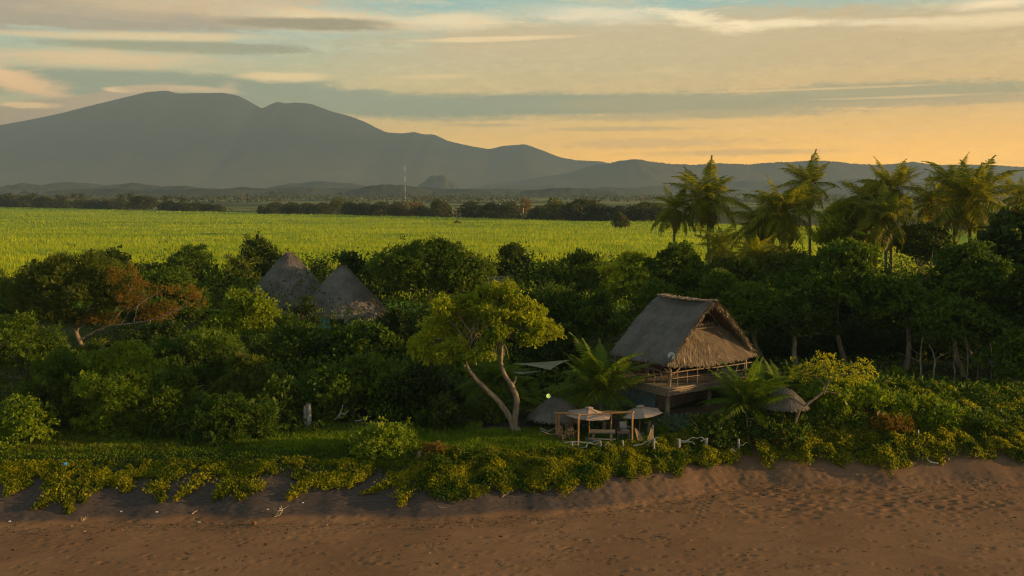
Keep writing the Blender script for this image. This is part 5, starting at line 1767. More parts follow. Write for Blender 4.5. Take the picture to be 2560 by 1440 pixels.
# picnic table
a = at(1506, 1083, 59.6); g = gz(a[0], 59.6)
ptb = thing('picnic_table', 'weathered wooden picnic table with two benches under the pergola', 'table', (a[0], 59.6, g), R(-6))
for k in range(5):
    mb = MB(); box(mb, (0, -0.32 + 0.16 * k, 0.74), (1.6, 0.145, 0.035)); mb.build('table_board', M['grey_wood'], ptb)
for sy in (-1, 1):
    for k in range(2):
        mb = MB(); box(mb, (0, sy * (0.68 + 0.14 * k), 0.43), (1.7, 0.125, 0.035)); mb.build('bench_board', M['grey_wood'], ptb)
for sx in (-1, 1):
    mb = MB(); box(mb, (sx * 0.6, 0, 0.69), (0.07, 0.75, 0.07)); box(mb, (sx * 0.6, 0, 0.38), (0.07, 1.55, 0.07)); mb.build('cross_bar', M['grey_wood'], ptb)
    for sy in (-1, 1):
        mb = MB(); tube(mb, [(sx * 0.53, sy * 0.18, 0.70), (sx * 0.53, sy * 0.52, 0.0)], 0.045, 4); mb.build('leg', M['grey_wood'], ptb)


def plain_chair(label, u, v, Y, rz):
    a = at(u, v, Y); g = gz(a[0], Y)
    root = thing('plastic_chair', label, 'chair', (a[0], Y, g + 0.02), rz)
    mb = MB(); box(mb, (0, 0, 0.43), (0.5, 0.5, 0.05)); mb.build('seat', M['plastic_grey'], root)
    mb = MB(); box(mb, (0, 0.27, 0.70), (0.5, 0.04, 0.42), tilt=(-0.15, 'X')); mb.build('backrest', M['plastic_grey'], root)
    for sx in (-1, 1):
        mb = MB(); box(mb, (sx * 0.26, 0, 0.63), (0.05, 0.5, 0.035)); mb.build('armrest', M['plastic_grey'], root)
        for sy in (-1, 1):
            mb = MB(); tube(mb, [(sx * 0.22, sy * 0.22, 0.43), (sx * 0.26, sy * 0.26, 0)], 0.025, 5); mb.build('leg', M['plastic_grey'], root)


plain_chair('grey plastic armchair under the second canvas parasol', 1562, 1078, 60.9, R(15))
a = at(1558, 1092, 60.1); g = gz(a[0], 60.1)
st_ = thing('side_table', 'dark low table in front of the grey plastic armchair', 'table', (a[0], 60.1, g + 0.02))
mb = MB(); box(mb, (0, 0, 0.5), (0.8, 0.55, 0.04)); mb.build('table_top', M['chair_brown'], st_)
for sx in (-1, 1):
    for sy in (-1, 1):
        mb = MB(); box(mb, (sx * 0.35, sy * 0.22, 0.24), (0.05, 0.05, 0.48)); mb.build('leg', M['chair_brown'], st_)

# string hammock: two fans of cords and the bed between them
a = at(1588, 1070, 59.2); b = at(1630, 1068, 59.2)
hk = thing('hammock', 'string hammock whose cords fan out between the pergola post and the garden post', 'hammock', (a[0], 59.2, gz(a[0], 59.2)))
A1, B1 = rel(a, hk), rel(b, hk)
for (top, dirx) in ((A1, 1), (B1, -0.4)):
    for k in range(9):
        w = (k - 4) / 4
        mb = MB(); e = np.array([top[0] + dirx * 0.32 + w * 0.20, top[1] - 0.3 + 0.05 * w, top[2] - 0.75 + abs(w) * 0.05])
        tube(mb, [top + np.array([w * 0.04, 0, 0]), e], 0.008, 4, cap=False); mb.build('cord', M['rope'], hk)
mb = MB()
V_, F_ = grid(np.linspace(0, 1, 9), np.linspace(0, 1, 5), lambda x, y: x * 0)
Pm = []
for x, y, _ in V_:
    Pm.append([lerp(A1[0] + 0.32, B1[0] - 0.13, x), A1[1] - 0.3 + (y - 0.5) * 0.8, lerp(A1[2] - 0.78, B1[2] - 0.78, x) - 0.2 * math.sin(x * math.pi) + 0.12 * abs(y - 0.5)])
mb.add(Pm, F_); mb.add(np.array(Pm) - np.array([0, 0, 0.02]), F_[:, ::-1]); mb.build('bed', M['rope'], hk)
gp = at(1631, 1066, 59.2); g = gz(gp[0], 59.2)
mb = MB(); tube(mb, [(0, 0, -0.1), (0.02, 0, gp[2] - g + 0.1)], 0.05, 8); o = mb.build('garden_post', M['grey_wood'], loc=(gp[0], 59.2, g)); tag(o, 'grey garden post holding the hut side of the string hammock', 'post')

# shade sails
def sail(label, pts, Y, poles=False):
    P = [np.array(at(u, v, Y + dy)) for u, v, dy in pts]
    c_ = (P[0] + P[1] + P[2]) / 3
    root = thing('shade_sail', label, 'shade sail', tuple(c_), 0, 'cream shade sails')
    rows = []; n_ = 9; idx = {}
    for i in range(n_ + 1):
        for j in range(n_ + 1 - i):
            k = n_ - i - j
            a_, b_, d_ = i / n_, j / n_, k / n_
            q = P[0] * a_ + P[1] * b_ + P[2] * d_
            e = 27 * a_ * b_ * d_
            pin = 4 * (a_ * b_ * (d_ < 0.01) + b_ * d_ * (a_ < 0.01) + a_ * d_ * (b_ < 0.01))
            q = q + (c_ - q) * 0.16 * pin * (1 if True else 0) + np.array([0, 0, -0.12 * e])
            idx[(i, j)] = len(rows); rows.append(q - c_)
    F_ = []
    for i in range(n_):
        for j in range(n_ - i):
            F_.append([idx[(i, j)], idx[(i + 1, j)], idx[(i, j + 1)]])
            if i + j < n_ - 1:
                F_.append([idx[(i + 1, j)], idx[(i + 1, j + 1)], idx[(i, j + 1)]])
    mb = MB(); mb.add(rows, F_); mb.add(np.array(rows) - np.array([0, 0, 0.01]), np.array(F_)[:, ::-1]); mb.build('cloth', M['sailcloth'], root, smooth=True)
    if poles:
        for q in P:
            g_ = gz(q[0], q[1])
            mb = MB(); tube(mb, [q - c_ + np.array([0, 0, 0.05]), np.array([q[0], q[1], g_]) - c_], 0.04, 6); mb.build('sail_pole', M['grey_wood'], root)


sail('larger cream shade sail with its point towards the hut', [(1428, 899, 1.5), (1376, 925, -1.2), (1282, 909, 1.6)], 67.5)
sail('narrow cream shade sail hanging lower behind the curly tree', [(1370, 927, 0.8), (1268, 930, -0.6), (1300, 936, -1.3)], 66.8)

# driftwood hurdles and stakes along the terrace
def stake(label, u, v0, v1, Y, r_=0.10, mat='driftwood', group='driftwood stakes along the terrace'):
    top = at(u, v0, Y); g = gz(top[0], Y)
    root = MB(); hh = max(0.45, top[2] - g)
    tube(root, smooth_path([(0, 0, -0.1), (0.02, 0, hh * 0.5), (rng.normal() * 0.03, 0, hh)], 3), r_ * 0.75, 8, jitter=0.2)
    o = root.build('stake', M[mat], loc=(top[0], Y, g)); tag(o, label, 'stake', group)


def branch(label, paths, Y, r_=0.04, mat='white_branch', name='driftwood_branch', group='white branches laid as a low fence'):
    c_ = at(*paths[0][0], Y)
    mb = MB()
    for pts in paths:
        P = [np.array(at(q[0], q[1], Y)) - np.array(c_) for q in pts]
        P_ = smooth_path(P, 5, 0.006); tube(mb, P_, np.linspace(r_, r_ * 0.55, len(P_)), 6)
    o = mb.build(name, M[mat], loc=tuple(c_), smooth=True); tag(o, label, 'branch', group)


YF_ = 57.9
stake('short driftwood stake at the first end of the branch fence', 1430, 1104, 1118, YF_, 0.10)
stake('short driftwood stake under the pergola parasol', 1500, 1102, 1114, YF_, 0.10)
stake('stubby pale stake close beside the front pergola post', 1557, 1101, 1112, YF_ + 0.4, 0.10)
stake('pale flared stake below the hammock', 1634, 1098, 1116, 58.3, 0.10)
stake('thick stake at the terrace end of the white branch hurdle', 1697, 1097, 1118, 58.9, 0.12)
stake('tall pale stake at the dune end of the white branch hurdle', 1764, 1095, 1118, 59.3, 0.13)
stake('upright post beside the grey sack', 1846, 1097, 1122, 59.6, 0.10)
stake('lonely post standing in the dune creepers below the shrubs', 2037, 1087, 1103, 60.6, 0.11)
branch('long wavy white branch between the first two stakes', [[(1410, 1106), (1440, 1104), (1470, 1107), (1487, 1103), (1500, 1100)], [(1432, 1105), (1443, 1113), (1450, 1114)]], YF_)
branch('forked white branch under the picnic table', [[(1465, 1116), (1472, 1107), (1485, 1111), (1497, 1105)], [(1426, 1119), (1445, 1121), (1468, 1117)]], YF_ - 0.2)
branch('small bent white branch between the two middle stakes', [[(1511, 1116), (1519, 1108), (1531, 1114)]], YF_ - 0.1, 0.03)
branch('white branch sweeping up towards the hammock', [[(1583, 1114), (1605, 1110), (1620, 1102), (1634, 1097), (1646, 1092)], [(1634, 1097), (1639, 1106), (1643, 1109)]], 58.0)
branch('white branch arched over the hurdle between two stakes', [[(1700, 1102), (1715, 1102), (1730, 1094), (1742, 1096), (1752, 1093), (1762, 1099)], [(1690, 1111), (1705, 1106), (1729, 1105), (1737, 1111)], [(1752, 1103), (1758, 1100), (1765, 1098)]], 59.1)
branch('thin white branch leaning on the upright post by the sack', [[(1848, 1113), (1857, 1113), (1863, 1107), (1870, 1107)]], 59.5, 0.025)

# grey sack / coil beside the post
a = at(1828, 1117, 59.4); g = gz(a[0], 59.4)
mb = MB()
V_ = []
for i in range(9):
    la = -math.pi / 2 + math.pi * i / 8
    for j in range(14):
        q = 2 * math.pi * j / 14
        w = 1 + 0.10 * math.sin(5 * q + i) + 0.06 * math.sin(9 * q)
        V_.append([0.42 * math.cos(la) * math.cos(q) * w, 0.25 * math.cos(la) * math.sin(q) * w, 0.20 + 0.19 * math.sin(la) * (1 + 0.3 * math.cos(q))])
mb.add(V_, [[i * 14 + j, i * 14 + (j + 1) % 14, (i + 1) * 14 + (j + 1) % 14, (i + 1) * 14 + j] for i in range(8) for j in range(14)])
o = mb.build('sack', M['plastic_grey'], loc=(a[0], 59.4, g), smooth=True); tag(o, 'lumpy grey sack lying at the foot of the upright post', 'sack')

# stumps and driftwood in the clearing
def stump(label, u, v0, v1, Y, r_, mat='bark_pale', lean=0.0):
    top = at(u, v0, Y); g = gz(top[0], Y)
    mb = MB(); hh = top[2] - g
    P_ = smooth_path([(-lean, 0, -0.2), (-lean * 0.5, 0.02, hh * 0.5), (0, 0, hh)], 4, 0.01)
    tube(mb, P_, np.linspace(r_ * 1.25, r_ * 0.8, len(P_)), 9, jitter=0.35)
    leaves(mb, np.array([[rng.normal() * r_ * 0.5, rng.normal() * r_ * 0.5, hh - 0.05] for _ in range(9)]), np.tile(np.array([0, 0, 1.0]), (9, 1)), 0.18, 0.06)
    o = mb.build('stump', M[mat], loc=(top[0], Y, g)); tag(o, label, 'stump')


stump('upright driftwood stump glowing orange on its sunny side among the creepers', 1049, 1133, 1175, 55.9, 0.13, 'bark_pale', 0.1)
stump('taller half of the split grey stump beside the dark broad-leaved shrub', 772, 1012, 1040, 63.0, 0.15, 'driftwood')
stump('shorter half of the split grey stump beside the dark broad-leaved shrub', 763, 1017, 1040, 63.0, 0.12, 'driftwood')
branch('white forked driftwood standing at the dark wood edge of the clearing', [[(848, 1045), (852, 1030), (856, 1018), (857, 1012)], [(852, 1032), (862, 1036), (870, 1026)], [(852, 1030), (842, 1044), (834, 1050)]], 63.4, 0.05, 'driftwood', 'driftwood', None)
branch('pale fallen bough lying low behind the clearing', [[(888, 1052), (905, 1049), (920, 1043), (926, 1041)]], 63.2, 0.035, 'driftwood', 'driftwood', None)
branch('bleached bough lying in the shade near the curly tree', [[(1350, 1070), (1370, 1078), (1385, 1072), (1400, 1074)], [(1352, 1076), (1375, 1086), (1392, 1084)]], 60.6, 0.05, 'grey_wood', 'driftwood', None)

# curved white hose hanging from the dune
mb = MB(); c_ = at(2296, 1090, 60.0)
P_ = smooth_path([np.array(at(u, v, Y)) - np.array(c_) for u, v, Y in ((2296, 1075, 60.6), (2300, 1110, 60.0), (2310, 1140, 59.2), (2328, 1155, 58.6), (2345, 1158, 58.3))], 8); tube(mb, P_, 0.028, 6)
o = mb.build('hose', M['white_plastic'], loc=tuple(c_), smooth=True); tag(o, 'thin white hose curving down the creeper-covered bank', 'hose')


# ------------------------------------------------------------------ creeping vines on the bank
def tongue(x):
    return (fbm(x * 0.25, x * 0 + 2.2, 3, 41) - 0.5) * 3.0 + (fbm(x * 1.0, x * 0 + 7, 2, 44) - 0.5) * 3.0


def cover(name, x0, x1, ya, yb, n, hgt, L, W, mat, seed, ragged=1.0, patch=0.0, ups=0.6):
    x = rng.uniform(x0, x1, n)
    lo = edge_y(x) + ya + tongue(x) * ragged; hi = edge_y(x) + yb
    y = lo + (hi - lo) * rng.random(n)
    den = fbm(x * 0.8, y * 0.8, 3, seed)
    edge = np.clip((y - lo) / 1.2, 0, 1)
    ok = (den > patch + 0.16 * (1 - edge)) & (rng.random(n) < 0.22 + 0.78 * edge)
    x, y, den, edge = x[ok], y[ok], den[ok], edge[ok]; n = len(x)
    bump = hgt * (0.25 + 1.3 * np.clip(fbm(x * 0.9, y * 0.9, 3, seed + 3) - 0.2, 0, 1)) * (0.35 + 0.65 * edge)
    z = ground_z(x, y) + 0.03 + bump * (1 - 0.55 * rng.random(n) ** 1.5)
    d = unit(rng.normal(size=(n, 3)) * 0.8 + np.array([0, -0.25, ups]))
    mb = MB(); leaves(mb, np.stack([x, y, z], 1), d, L * (0.6 + 0.6 * rng.random(n)), W * (0.6 + 0.6 * rng.random(n)), np.clip(0.65 * rng.random(n) + 0.35 * den, 0, 1))
    o = mb.build(name, M[mat], kind='stuff')
    return o


cover('beach_creeper', -34, -4, 0.25, 2.6, 56000, 0.30, 0.16, 0.14, 'leaf_vine', 51, 0.9, 0.36)
cover('beach_creeper', -34, -4, 1.0, 5.0, 26000, 0.24, 0.15, 0.12, 'leaf_mid', 58, 0.5)
cover('beach_creeper', -5.5, 15.2, -0.9, 3.0, 70000, 0.55, 0.16, 0.14, 'leaf_vine', 52, 0.7)
cover('beach_creeper', 15.5, 36, -1.5, 9.5, 90000, 0.95, 0.17, 0.15, 'leaf_vine', 53, 0.7)
cover('dune_growth', 15.0, 36, 2.5, 9, 20000, 1.1, 0.22, 0.16, 'leaf_mid', 57, 0.0)
cover('clearing_grass', -34, -2, 3.2, 10.5, 38000, 0.20, 0.24, 0.05, 'leaf_bright', 54, 0.2, ups=1.6)
cover('clearing_grass', -2, 4, 3.0, 8.5, 12000, 0.20, 0.22, 0.045, 'leaf_bright', 55, 0.2, ups=1.8)
cover('dry_grass', -33, -20, 3.4, 6.5, 7000, 0.3, 0.3, 0.04, 'leaf_olive', 56, 0.2, 0.5, ups=1.6)


def march(u, v):
    d = direction(u, v)
    t = 38.0
    for _ in range(900):
        q = np.array([0, 0, CAM_Z]) + d * t
        if q[2] < gz(q[0], q[1]):
            break
        t += 0.08
    return q[0], q[1], gz(q[0], q[1])


def runner(label, pts, dens=26):
    """a leafy stem creeping down the bank over the sand"""
    P0 = march(*pts[0])
    root = thing('vine_runner', label, 'vine', (P0[0], P0[1], gz(P0[0], P0[1])), 0, 'leafy creeper runners on the sand bank')
    W_ = []
    for u, v in pts:
        q = march(u, v)
        W_.append((q[0] - root.location[0], q[1] - root.location[1], q[2] + 0.05 - root.location[2]))
    P_ = smooth_path(W_, 8, 0.03)
    mb = MB(); tube(mb, P_, np.linspace(0.02, 0.008, len(P_)), 4, cap=False); mb.build('stem', M['rope'], root)
    seg = np.linalg.norm(np.diff(P_, axis=0), axis=1).sum()
    n = int(seg * dens * 9)
    t = rng.random(n) ** 1.25 * (len(P_) - 1)
    i = np.minimum(t.astype(int), len(P_) - 2); f_ = (t - i)[:, None]
    q = P_[i] * (1 - f_) + P_[i + 1] * f_
    spread = 0.34 * (1 - t / len(P_))[:, None] + 0.05
    q = q + rng.normal(size=(n, 3)) * np.array([1, 0.8, 0.25]) * spread + np.array([0, 0, 0.05])
    mb = MB(); leaves(mb, q, unit(rng.normal(size=(n, 3)) + np.array([0, -0.2, 0.7])), 0.13 + 0.07 * rng.random(n), 0.13)
    mb.build('foliage', M['leaf_vine'], root)


RUN = [
 ('long drooping runner ending in two leafy tips on the dark sand', [(150, 1205), (140, 1235), (110, 1262), (88, 1278)]),
 ('runner hanging straight down beside the two-tipped one', [(160, 1225), (168, 1255), (174, 1288)]),
 ('short runner dropping from the creeper edge near the beached coconut bits', [(200, 1215), (208, 1240), (207, 1262)]),
 ('short tangled runner before the first bare gap in the creepers', [(300, 1205), (318, 1220), (312, 1236)]),
 ('thin runner with a lone leaf tip in the bare sand', [(395, 1215), (400, 1235), (402, 1262)]),
 ('golden runner slanting down below the brightest creeper tuft', [(510, 1195), (475, 1225), (440, 1252)]),
 ('bushy runner reaching out over the dark bank', [(575, 1200), (560, 1232), (535, 1258)]),
 ('runner pair curling towards the dry stick', [(590, 1215), (602, 1240), (606, 1255)]),
 ('runner hanging alone in the bare hollow of the bank', [(633, 1210), (636, 1225), (635, 1238)]),
 ('runner slanting to a thin point before the orange tuft', [(770, 1215), (745, 1235), (722, 1256)]),
 ('golden leafy runner lying below the driftwood stump', [(990, 1200), (960, 1220), (905, 1240)]),
 ('dark trailing runner hanging lowest on the middle of the bank', [(1020, 1225), (1010, 1245), (1003, 1268)]),
 ('short runner under the middle creeper bank', [(1090, 1205), (1100, 1215), (1110, 1225)]),
 ('long runner slanting down where the creeper bank bulges most', [(1310, 1200), (1330, 1215), (1362, 1235)]),
 ('leafy runner hanging below the hollow of the dune', [(2090, 1110), (2085, 1140), (2105, 1170)]),
 ('leafy runner tongue beside the white hose', [(2335, 1100), (2340, 1130), (2350, 1162)]),
 ('golden runner tongue in the middle of the dune face', [(2140, 1100), (2150, 1130), (2165, 1165)]),
 ('thin runner creeping out over the churned sand', [(2230, 1140), (2250, 1160), (2275, 1172)]),
]
for lab, pts in RUN:
    runner(lab, pts)

# ------------------------------------------------------------------ beach litter
def beach_pt(u, v):
    return Vector(march(u, v))


def chip(name, label, cat, u, v, s, mat, group=None):
    p_ = beach_pt(u, v)
    mb = MB(); V_ = np.array([[x, y, z] for x in (-1, 1) for y in (-1, 1) for z in (-1, 1)], float) * np.array(s) / 2 * (0.7 + 0.6 * rng.random((8, 3)))
    mb.add(V_ + np.array([0, 0, s[2] * 0.4]), BOXF)
    o = mb.build(name, M[mat], loc=tuple(p_)); o.rotation_euler = (0, 0, rng.random() * 3); tag(o, label, cat, group)


chip('plastic_scrap', 'bright blue scrap of plastic lying in the creepers', 'litter', 163, 1180, (0.22, 0.2, 0.14), 'blue_plastic')
bp_ = [o for o in COL.objects if o.name == 'plastic_scrap'][0]
bp_.location.z += 0.42
for k, (u, v, lab) in enumerate([(303, 1281, 'small white plastic scrap on the dark bank below the gap in the creepers'), (24, 1304, 'flat pale scrap on the sand nearest the picture edge'), (757, 1258, 'white chip on the dark bank before the orange tuft'), (498, 1307, 'white scrap beside the dark wrack line'), (392, 1282, 'tiny white chip lying near the dry stick'),
                                 (700, 1274, 'tiny pale chip above the dry orange frond'), (670, 1276, 'pale bottle cap beside the wrack above the frond'), (2143, 1187, 'yellow dry leaf lying below the dune face'), (2438, 1202, 'pale dry leaf lying alone on the smooth sand')]):
    chip('dry_leaf' if 'leaf' in lab else 'scrap', lab, 'leaf' if 'leaf' in lab else 'litter', u, v, (0.11, 0.07, 0.04), 'white_plastic' if 'leaf' not in lab else 'rope', None if 'leaf' in lab else 'pale scraps on the beach')
p_ = beach_pt(635, 1314)
mb = MB(); s_ = fib(40)
V_ = []
for i in range(7):
    la = -math.pi / 2 + math.pi * i / 6
    for j in range(10):
        V_.append([0.15 * math.cos(la) * math.cos(j * math.pi / 5), 0.12 * math.cos(la) * math.sin(j * math.pi / 5), 0.11 + 0.12 * math.sin(la)])
mb.add(V_, [[i * 10 + j, i * 10 + (j + 1) % 10, (i + 1) * 10 + (j + 1) % 10, (i + 1) * 10 + j] for i in range(6) for j in range(10)])
o = mb.build('coconut', M['coconut'], loc=tuple(p_), smooth=True); tag(o, 'brown coconut lying on the smooth sand below the wrack line', 'coconut')


def stick(label, pts, r_=0.022, mat='rope', name='dry_stick', cat='stick', n_=1):
    ps = [beach_pt(u, v) for u, v, dz in pts]
    c_ = ps[0]
    P = [np.array(q) - np.array(c_) + np.array([0, 0, 0.02 + pts[i][2]]) for i, q in enumerate(ps)]
    mb = MB(); P_ = smooth_path(P, 4, 0.01); tube(mb, P_, np.linspace(r_, r_ * 0.5, len(P_)), 5)
    if n_ > 1:
        for k in range(n_):
            s_ = P_[rng.integers(0, len(P_))]
            tube(mb, [s_, s_ + np.array([rng.normal() * 0.22, rng.normal() * 0.15, 0.05 + 0.2 * rng.random()])], [r_ * 0.7, r_ * 0.3], 4)
    o = mb.build(name, M[mat], loc=tuple(c_)); tag(o, label, cat)


stick('small dry orange frond sticking up from the sand', [(686, 1294, 0), (700, 1290, 0.08), (709, 1287, 0.3)], 0.03, 'rope', 'dry_frond_scrap', 'frond', 6)
stick('straight pale stick lying on the dark bank', [(480, 1287, 0), (494, 1279, 0.02)], 0.025)
stick('curled reddish stick at the foot of the middle creeper bank', [(1255, 1245, 0), (1270, 1232, 0.1), (1285, 1222, 0.15)], 0.025, 'rope', 'dry_stick', 'stick', 5)
stick('thin dark stick lying low on the middle bank', [(966, 1275, 0), (980, 1268, 0.02)], 0.018, 'bark')
stick('pale split cane lying along the wrack line', [(1096, 1270, 0), (1118, 1271, 0.01)], 0.02)
stick('dry twig tangle on the wrack near the picture edge', [(205, 1305, 0), (216, 1300, 0.08)], 0.018, 'rope', 'dry_stick', 'stick', 7)
stick('short stub of pale driftwood standing upright on the middle bank', [(1060, 1229, 0), (1061, 1226, 0.22)], 0.035)
# fine wrack crumbs strewn along the tide line
n = 2600
x = rng.uniform(-34, 36, n)
y = edge_y(x) - 3.9 + rng.normal(size=n) * 0.45 + (fbm(x * 0.4, x * 0, 3, 71) - 0.5) * 1.2
z = ground_z(x, y) + 0.02
mb = MB(); leaves(mb, np.stack([x, y, z], 1), unit(rng.normal(size=(n, 3)) * np.array([1, 0.8, 0.25])), 0.05 + 0.14 * rng.random(n) ** 2, 0.035 + 0.03 * rng.random(n))
# dark flecks of weed, and painted in for footprint shadows, over the flat sand, combed along the shore
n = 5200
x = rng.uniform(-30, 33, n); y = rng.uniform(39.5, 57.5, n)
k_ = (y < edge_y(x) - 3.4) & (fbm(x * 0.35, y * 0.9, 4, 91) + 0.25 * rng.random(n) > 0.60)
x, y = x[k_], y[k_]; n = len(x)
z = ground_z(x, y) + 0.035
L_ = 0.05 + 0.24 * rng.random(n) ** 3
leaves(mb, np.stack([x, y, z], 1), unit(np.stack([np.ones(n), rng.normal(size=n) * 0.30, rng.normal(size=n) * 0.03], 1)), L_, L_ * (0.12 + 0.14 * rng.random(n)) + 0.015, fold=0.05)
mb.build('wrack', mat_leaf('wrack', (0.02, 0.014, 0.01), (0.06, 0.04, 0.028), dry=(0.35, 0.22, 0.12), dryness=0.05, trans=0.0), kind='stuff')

# dry bush glowing beside the stump
a = at(1082, 1150, 56.3)
plant('dry_bush', 'tangle of dry orange twigs beside the upright driftwood stump', 'bush', 1082, 1122, 1160, 74, 56.4, 'fine', 'leaf_rust', 5, dens=0.7)
plant('dry_bush', 'little golden dry bush at the foot of the leaning trunk', 'bush', 1948, 1078, 1120, 44, 60.2, 'fine', 'leaf_rust', 4, dens=0.8)

# ================================================================== FAR EDGE OF THE FIELD
def far_crown(style_n, seed, w, d, h, flat, lf):
    g = np.random.default_rng(seed); mb = MB()
    L = make_lobes(w, d, h, style_n, flat, 0.0, seed)
    for c_, r_ in L:
        area = r_[0] * r_[1] * 6
        n_ = int(max(24, area * 5.0))
        dd = unit(g.normal(size=(n_, 3)))
        p_ = np.array(c_) + dd * np.array(r_) * (0.85 + 0.3 * g.random((n_, 1)))
        leaves(mb, p_, unit(dd + g.normal(size=(n_, 3)) * 0.9), lf, lf * 0.65, g.random(n_))
    return mb


FCR = [far_crown(9, 100 + k, 12, 10, 7, 0.7, 0.85).data('crown', M['far_leaf']) for k in range(5)]
FCW = [far_crown(11, 120 + k, 18, 13, 6, 0.5, 0.9).data('crown', M['far_leaf']) for k in range(3)]
FCB = [far_crown(8, 130 + k, 10, 9, 8, 0.8, 0.85).data('crown', M['leaf_olive']) for k in range(2)]
FCO = far_crown(8, 140, 9, 8, 8, 0.8, 0.8).data('crown', M['leaf_rust'])
mb = MB(); tube(mb, [(0, 0, -0.2), (0.1, 0, 0.5), (0, 0, 1.0)], [0.05, 0.04, 0.03], 6, jitter=0.1); TRK = mb.data('trunk', M['bark'])


def fy(u):
    """depth of the field's far edge in the direction of column u"""
    k = (u - 1280) / F_PX / math.cos(PITCH)
    return (457 + 0.814 * 71) / (1 + 0.814 * k)


def far_tree(label, u, vtop, wpx, meshes, dY=14, low=0.22, group='trees along the far edge of the cane field', name='tree'):
    Y = fy(u) + dY
    a = at(u, vtop, Y)
    H = max(4.0, a[2])
    w = wpx * pxm(Y)
    me = meshes[int(rng.integers(len(meshes)))] if isinstance(meshes, list) else meshes
    bx = [v_.co for v_ in me.vertices[:1]]
    nw, nh = (18, 6) if me in FCW else ((12, 7) if me in FCR else (10, 8))
    root = thing(name, label, 'tree', (a[0], Y, 0), 0, group)
    link('crown', me, root, (0, 0, H * low), (0, 0, rng.random() * 0.5), (w / nw, w / nw, H * (1 - low) / (nh * 1.08)))
    link('trunk', TRK, root, (0, 0, 0), None, (8, 8, H * 0.6))


ORD = ['first', 'second', 'third', 'fourth', 'fifth', 'sixth', 'seventh', 'eighth', 'ninth', 'tenth', 'eleventh', 'twelfth']
SEG = [(340, 'far-row tree from the picture edge, among the small palms'), (575, 'far-row tree past the widest domed tree, before the gap'),
       (1028, 'far-row tree past the gap, before the reddish one'), (1313, 'far-row tree past the reddish one, before the orange-tinted one'), (9999, 'far-row tree past the slim orange-tinted one')]
SEGN = {}


def far_label(u):
    k = [q for q, s_ in enumerate(SEG) if u < s_[0]][0]
    SEGN[k] = SEGN.get(k, 0) + 1
    return ORD[SEGN[k] - 1] + ' dark ' + SEG[k][1]


row = [(-20, 488, 70), (28, 481, 80), (72, 484, 70), (108, 488, 60), (150, 492, 60), (205, 497, 60), (235, 495, 60), (265, 496, 55), (300, 495, 60), (420, 500, 60), (455, 503, 60), (490, 503, 60), (520, 506, 50),
       (545, 508, 40), (690, 502, 60), (730, 502, 60), (770, 504, 60), (808, 503, 60), (880, 500, 60), (910, 502, 70), (955, 500, 70), (995, 500, 55), (1060, 512, 60), (1110, 500, 55), (1180, 498, 75), (1235, 502, 70), (1275, 500, 70), (1345, 512, 60),
       (1500, 508, 90), (1545, 512, 70), (1600, 506, 110), (1655, 512, 80)]
for k, (u, vt, w) in enumerate(row):
    far_tree(far_label(u), u, vt, w, FCR, 10 + 6 * (k % 3), 0.05)
mb = MB()          # low scrub that closes the foot of the row
for u in np.arange(-60, 1720, 7.0):
    if 575 < u < 665:
        continue
    Y = fy(u) + rng.uniform(2, 14); a = at(u, 540, Y); r_ = rng.uniform(2.0, 4.5) * Y / 600
    d = unit(rng.normal(size=(40, 3)))
    leaves(mb, np.array([a[0], Y, r_ * 0.6]) + d * np.array([r_, r_ * 0.7, r_ * rng.uniform(0.6, 1.2)]), unit(rng.normal(size=(40, 3))), 1.2, 0.9)
mb.build('scrub', M['far_leaf'], kind='stuff')
far_tree('widest domed tree in the far row, beside the pair of small palms', 356, 486, 90, FCW, 20, 0.15)
far_tree('wide umbrella-shaped tree in the far row beside the reddish tree', 1455, 496, 120, FCW, 12, 0.12)
far_tree('flat-topped dark tree standing far behind the lone field bush', 1615, 504, 100, FCW, 30, 0.12)
far_tree('tall tree with two lobes above the far row, closest to the pylon side', 845, 490, 46, FCB, 18, 0.2)
far_tree('reddish brown tree in the far row below the lattice mast', 1028, 497, 80, FCO, 8, 0.05)
far_tree('slim orange-tinted tree sticking up behind the second utility pole', 1313, 492, 40, FCO, 16, 0.3)
far_tree('tall reddish olive tree in the far row beside the umbrella-shaped one', 1385, 490, 75, FCB, 8, 0.1)
far_tree('bushy reddish tree low in the far row under the tall olive one', 1412, 505, 60, FCO, 5, 0.0)
far_tree('tree with a high narrow top at the start of the long dark hedge row', 1092, 493, 38, FCR, 12, 0.2)

# small palms in the far row
FS = frond_data('frond', 5.2, 1.3, 77, 'far_leaf', ll=1.6, nl=14, lw=0.35, hang=0.6)


def far_palm(label, u, v, group='small palms in the far row'):
    Y = fy(u) + 22; a = at(u, v, Y)
    root = thing('coconut_palm', label, 'palm', (a[0], Y, 0), 0, group)
    link('trunk', TRK, root, (0, 0, 0), None, (7, 7, a[2]))
    for k in range(13):
        q = k / 12
        link('frond', FS, root, (0, 0, a[2]), (0, -R(70 - 100 * q) + 0.2, k * 2.4))


for u, v, lab in [(85, 488, 'small palm among the far trees nearest the picture edge'), (145, 492, 'small palm of the far row, beside the close-set pair'), (160, 495, 'shortest small palm of the far row'), (184, 490, 'small palm, first of the close-set pair in the far row'), (203, 490, 'small palm, second of the close-set pair in the far row'),
                  (303, 492, 'small palm touching the widest domed tree'), (325, 489, 'small palm leaning over the widest domed tree'), (416, 496, 'lone small palm past the widest domed tree'), (456, 500, 'low small palm at the thin end of the far row')]:
    far_palm(lab, u, v)

